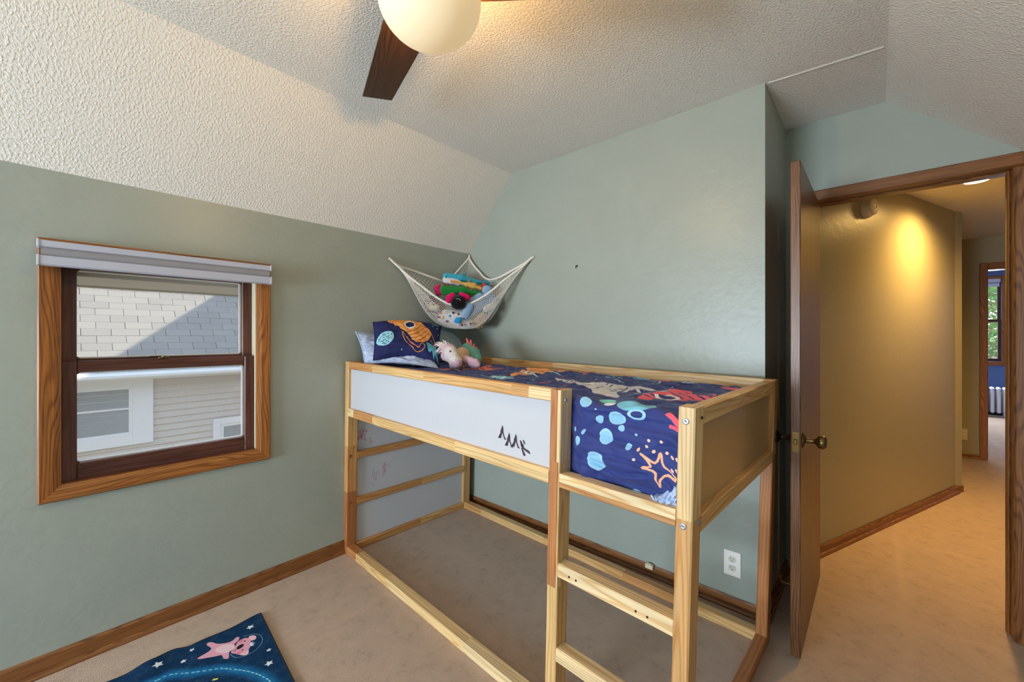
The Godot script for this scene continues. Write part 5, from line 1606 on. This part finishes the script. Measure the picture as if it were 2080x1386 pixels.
func rug() -> void:
	# local x along the short edge, z along the long one, from the corner nearest the bed
	var t := thing("rug", "navy space rug with a pink bear in a bubble helmet on the carpet", "rug", Vector3(0.26, 0.0, 1.569), -0.0776)
	var K := 900.0
	var im := Image.create(int(1.0 * K), int(1.5 * K), false, Image.FORMAT_RGB8)
	var n := FastNoiseLite.new()
	n.seed = 6; n.frequency = 0.02; n.fractal_octaves = 4
	var navy := C(24, 54, 88)
	var arc := smooth([Vector2(0.17, 0.62), Vector2(0.150, 0.50), Vector2(0.156, 0.388), Vector2(0.154, 0.345), Vector2(0.186, 0.299), Vector2(0.213, 0.261), Vector2(0.236, 0.224), Vector2(0.258, 0.190), Vector2(0.298, 0.155), Vector2(0.337, 0.124), Vector2(0.384, 0.095), Vector2(0.425, 0.077), Vector2(0.463, 0.065), Vector2(0.55, 0.06), Vector2(0.68, 0.10), Vector2(0.80, 0.22)])
	im.fill(navy)
	for w in [0.070, 0.060, 0.050, 0.040, 0.031, 0.022]:
		var f: float = (0.075 - w) / 0.06
		var p := []
		for a in arc: p.append(a * K)
		stroke(im, p, w * K, navy.lerp(C(34, 122, 178), f * 0.9))
	for y in range(0, im.get_height(), 2):
		for x in range(0, im.get_width(), 2):
			var v := n.get_noise_2d(x, y) * 0.10 + n.get_noise_2d(x * 7, y * 7) * 0.12
			var c := im.get_pixel(x, y)
			c = c.lightened(v) if v > 0 else c.darkened(-v)
			im.fill_rect(Rect2i(x, y, 2, 2), c)
	var len := 0.0
	for i in arc.size() - 1:
		len += arc[i].distance_to(arc[i + 1])
		if fmod(len, 0.02) < 0.011: stroke(im, [arc[i] * K, arc[i + 1] * K], 4.0, C(150, 214, 236))
	var P := func(a: Array) -> Array:
		var o := []
		for p in a: o.append(p * K)
		return o
	var pink := C(232, 168, 186)
	fillp(im, smooth(P.call([Vector2(0.131, 0.255), Vector2(0.116, 0.216), Vector2(0.100, 0.204), Vector2(0.067, 0.215), Vector2(0.053, 0.210), Vector2(0.061, 0.196), Vector2(0.091, 0.178), Vector2(0.113, 0.139), Vector2(0.100, 0.113), Vector2(0.111, 0.105), Vector2(0.127, 0.112), Vector2(0.142, 0.129), Vector2(0.177, 0.152), Vector2(0.215, 0.160), Vector2(0.203, 0.176), Vector2(0.176, 0.179), Vector2(0.164, 0.203)]), true, 4), pink)
	fillp(im, smooth(P.call([Vector2(0.129, 0.195), Vector2(0.112, 0.179), Vector2(0.121, 0.151), Vector2(0.150, 0.128), Vector2(0.176, 0.146), Vector2(0.164, 0.177)]), true, 4), C(240, 204, 214))
	fillp(im, smooth(P.call([Vector2(0.157, 0.081), Vector2(0.132, 0.071), Vector2(0.143, 0.053), Vector2(0.163, 0.051), Vector2(0.171, 0.062)]), true, 4), C(240, 196, 206))
	fillp(im, smooth(P.call([Vector2(0.216, 0.126), Vector2(0.211, 0.101), Vector2(0.221, 0.091), Vector2(0.244, 0.097), Vector2(0.241, 0.113)]), true, 4), C(240, 196, 206))
	fillp(im, smooth(P.call([Vector2(0.152, 0.125), Vector2(0.132, 0.111), Vector2(0.132, 0.087), Vector2(0.150, 0.073), Vector2(0.185, 0.076), Vector2(0.216, 0.089), Vector2(0.224, 0.110), Vector2(0.208, 0.134), Vector2(0.188, 0.148), Vector2(0.174, 0.140)]), true, 4), pink)
	oval(im, Vector2(0.175, 0.113) * K, Vector2(0.011, 0.015) * K, C(40, 36, 44), -0.6)
	for p in [Vector2(0.152, 0.092), Vector2(0.203, 0.110)]: oval(im, p * K, Vector2(3.4, 3.4), C(60, 46, 60))
	for p in [Vector2(0.140, 0.104), Vector2(0.212, 0.124)]: oval(im, p * K, Vector2(8, 8), C(226, 132, 158))
	stroke(im, smooth(P.call([Vector2(0.184, 0.140), Vector2(0.188, 0.134), Vector2(0.180, 0.130)])), 2.5, C(60, 46, 60))
	fillp(im, P.call([Vector2(0.180, 0.078), Vector2(0.180, 0.064), Vector2(0.188, 0.072), Vector2(0.193, 0.060), Vector2(0.197, 0.072), Vector2(0.207, 0.067), Vector2(0.202, 0.082)]), C(226, 234, 240))
	stroke(im, smooth(P.call([Vector2(0.118, 0.090), Vector2(0.122, 0.070), Vector2(0.134, 0.050), Vector2(0.152, 0.038), Vector2(0.187, 0.033), Vector2(0.223, 0.048), Vector2(0.246, 0.080), Vector2(0.247, 0.115), Vector2(0.228, 0.140), Vector2(0.194, 0.152)])), 2.2, C(120, 160, 190))
	for e in [[0.068, 0.056, 0.017], [0.066, 0.373, 0.020], [0.055, 0.265, 0.011], [0.107, 0.297, 0.012], [0.280, 0.029, 0.011], [0.360, 0.046, 0.017], [0.50, 0.16, 0.014], [0.09, 0.60, 0.016], [0.72, 0.06, 0.014]]: star(im, Vector2(e[0], e[1]) * K, e[2] * K, C(230, 236, 240), e[0] * 9.0, 0.5)
	# a comet and a planet further in
	stroke(im, P.call([Vector2(0.300, 0.225), Vector2(0.306, 0.212)]), 8.0, C(222, 214, 90))
	oval(im, Vector2(0.48, 0.62) * K, Vector2(0.16, 0.16) * K, C(226, 150, 96)); stroke(im, smooth(P.call([Vector2(0.27, 0.68), Vector2(0.48, 0.66), Vector2(0.70, 0.54)])), 16.0, C(240, 214, 160))
	var mt := mat("rug_pile", Color.WHITE, 0.95, ImageTexture.create_from_image(im), 0.15)
	var edge := [Vector2(0, -0.008), Vector2(0.14, 0.017), Vector2(0.22, 0.016), Vector2(0.27, 0.022), Vector2(0.322, 0.0), Vector2(0.394, 0.022), Vector2(0.47, 0.036), Vector2(0.56, 0.030), Vector2(0.8, 0.02), Vector2(1.48, 0.01)]
	var wob := func(z: float) -> float:
		for i in edge.size() - 1:
			if z <= edge[i + 1].x: return lerpf(edge[i].y, edge[i + 1].y, smoothstep(0, 1, (z - edge[i].x) / (edge[i + 1].x - edge[i].x)))
		return 0.01
	var pos := func(a: float, b: float) -> Vector3:
		var z := b * 1.48
		var x0: float = wob.call(z)
		var lift := 0.010 * exp(-pow((z - 0.40) / 0.05, 2)) * exp(-pow(a / 0.10, 2))
		return Vector3(lerpf(x0, 0.98, a), 0.009 + lift, z)
	var m := MB.new()
	m.grid(60, 90, pos, true, func(a, b): return Vector2(pos.call(a, b).x / 1.0, b * 1.48 / 1.5))
	part(t, "pile", m, mt)
	m = MB.new()
	var rim := []
	for i in 91: rim.append(pos.call(0, 1.0 - i / 90.0) + Vector3(0, -0.003, 0))
	for i in 31: rim.append(pos.call(i / 30.0, 0) + Vector3(0, -0.003, 0))
	for i in 31: rim.append(pos.call(1, i / 30.0) + Vector3(0, -0.003, 0))
	for i in 31: rim.append(pos.call(1 - i / 30.0, 1) + Vector3(0, -0.003, 0))
	m.tube(rim, 0.0045, 6)
	part(t, "bound_edge", m, mat("rug_edge", C(20, 26, 40), 0.9))
	m = MB.new()
	m.box(Vector3(0.04, 0.001, 0.01), Vector3(0.97, 0.007, 1.47))
	part(t, "backing", m, M.dark)
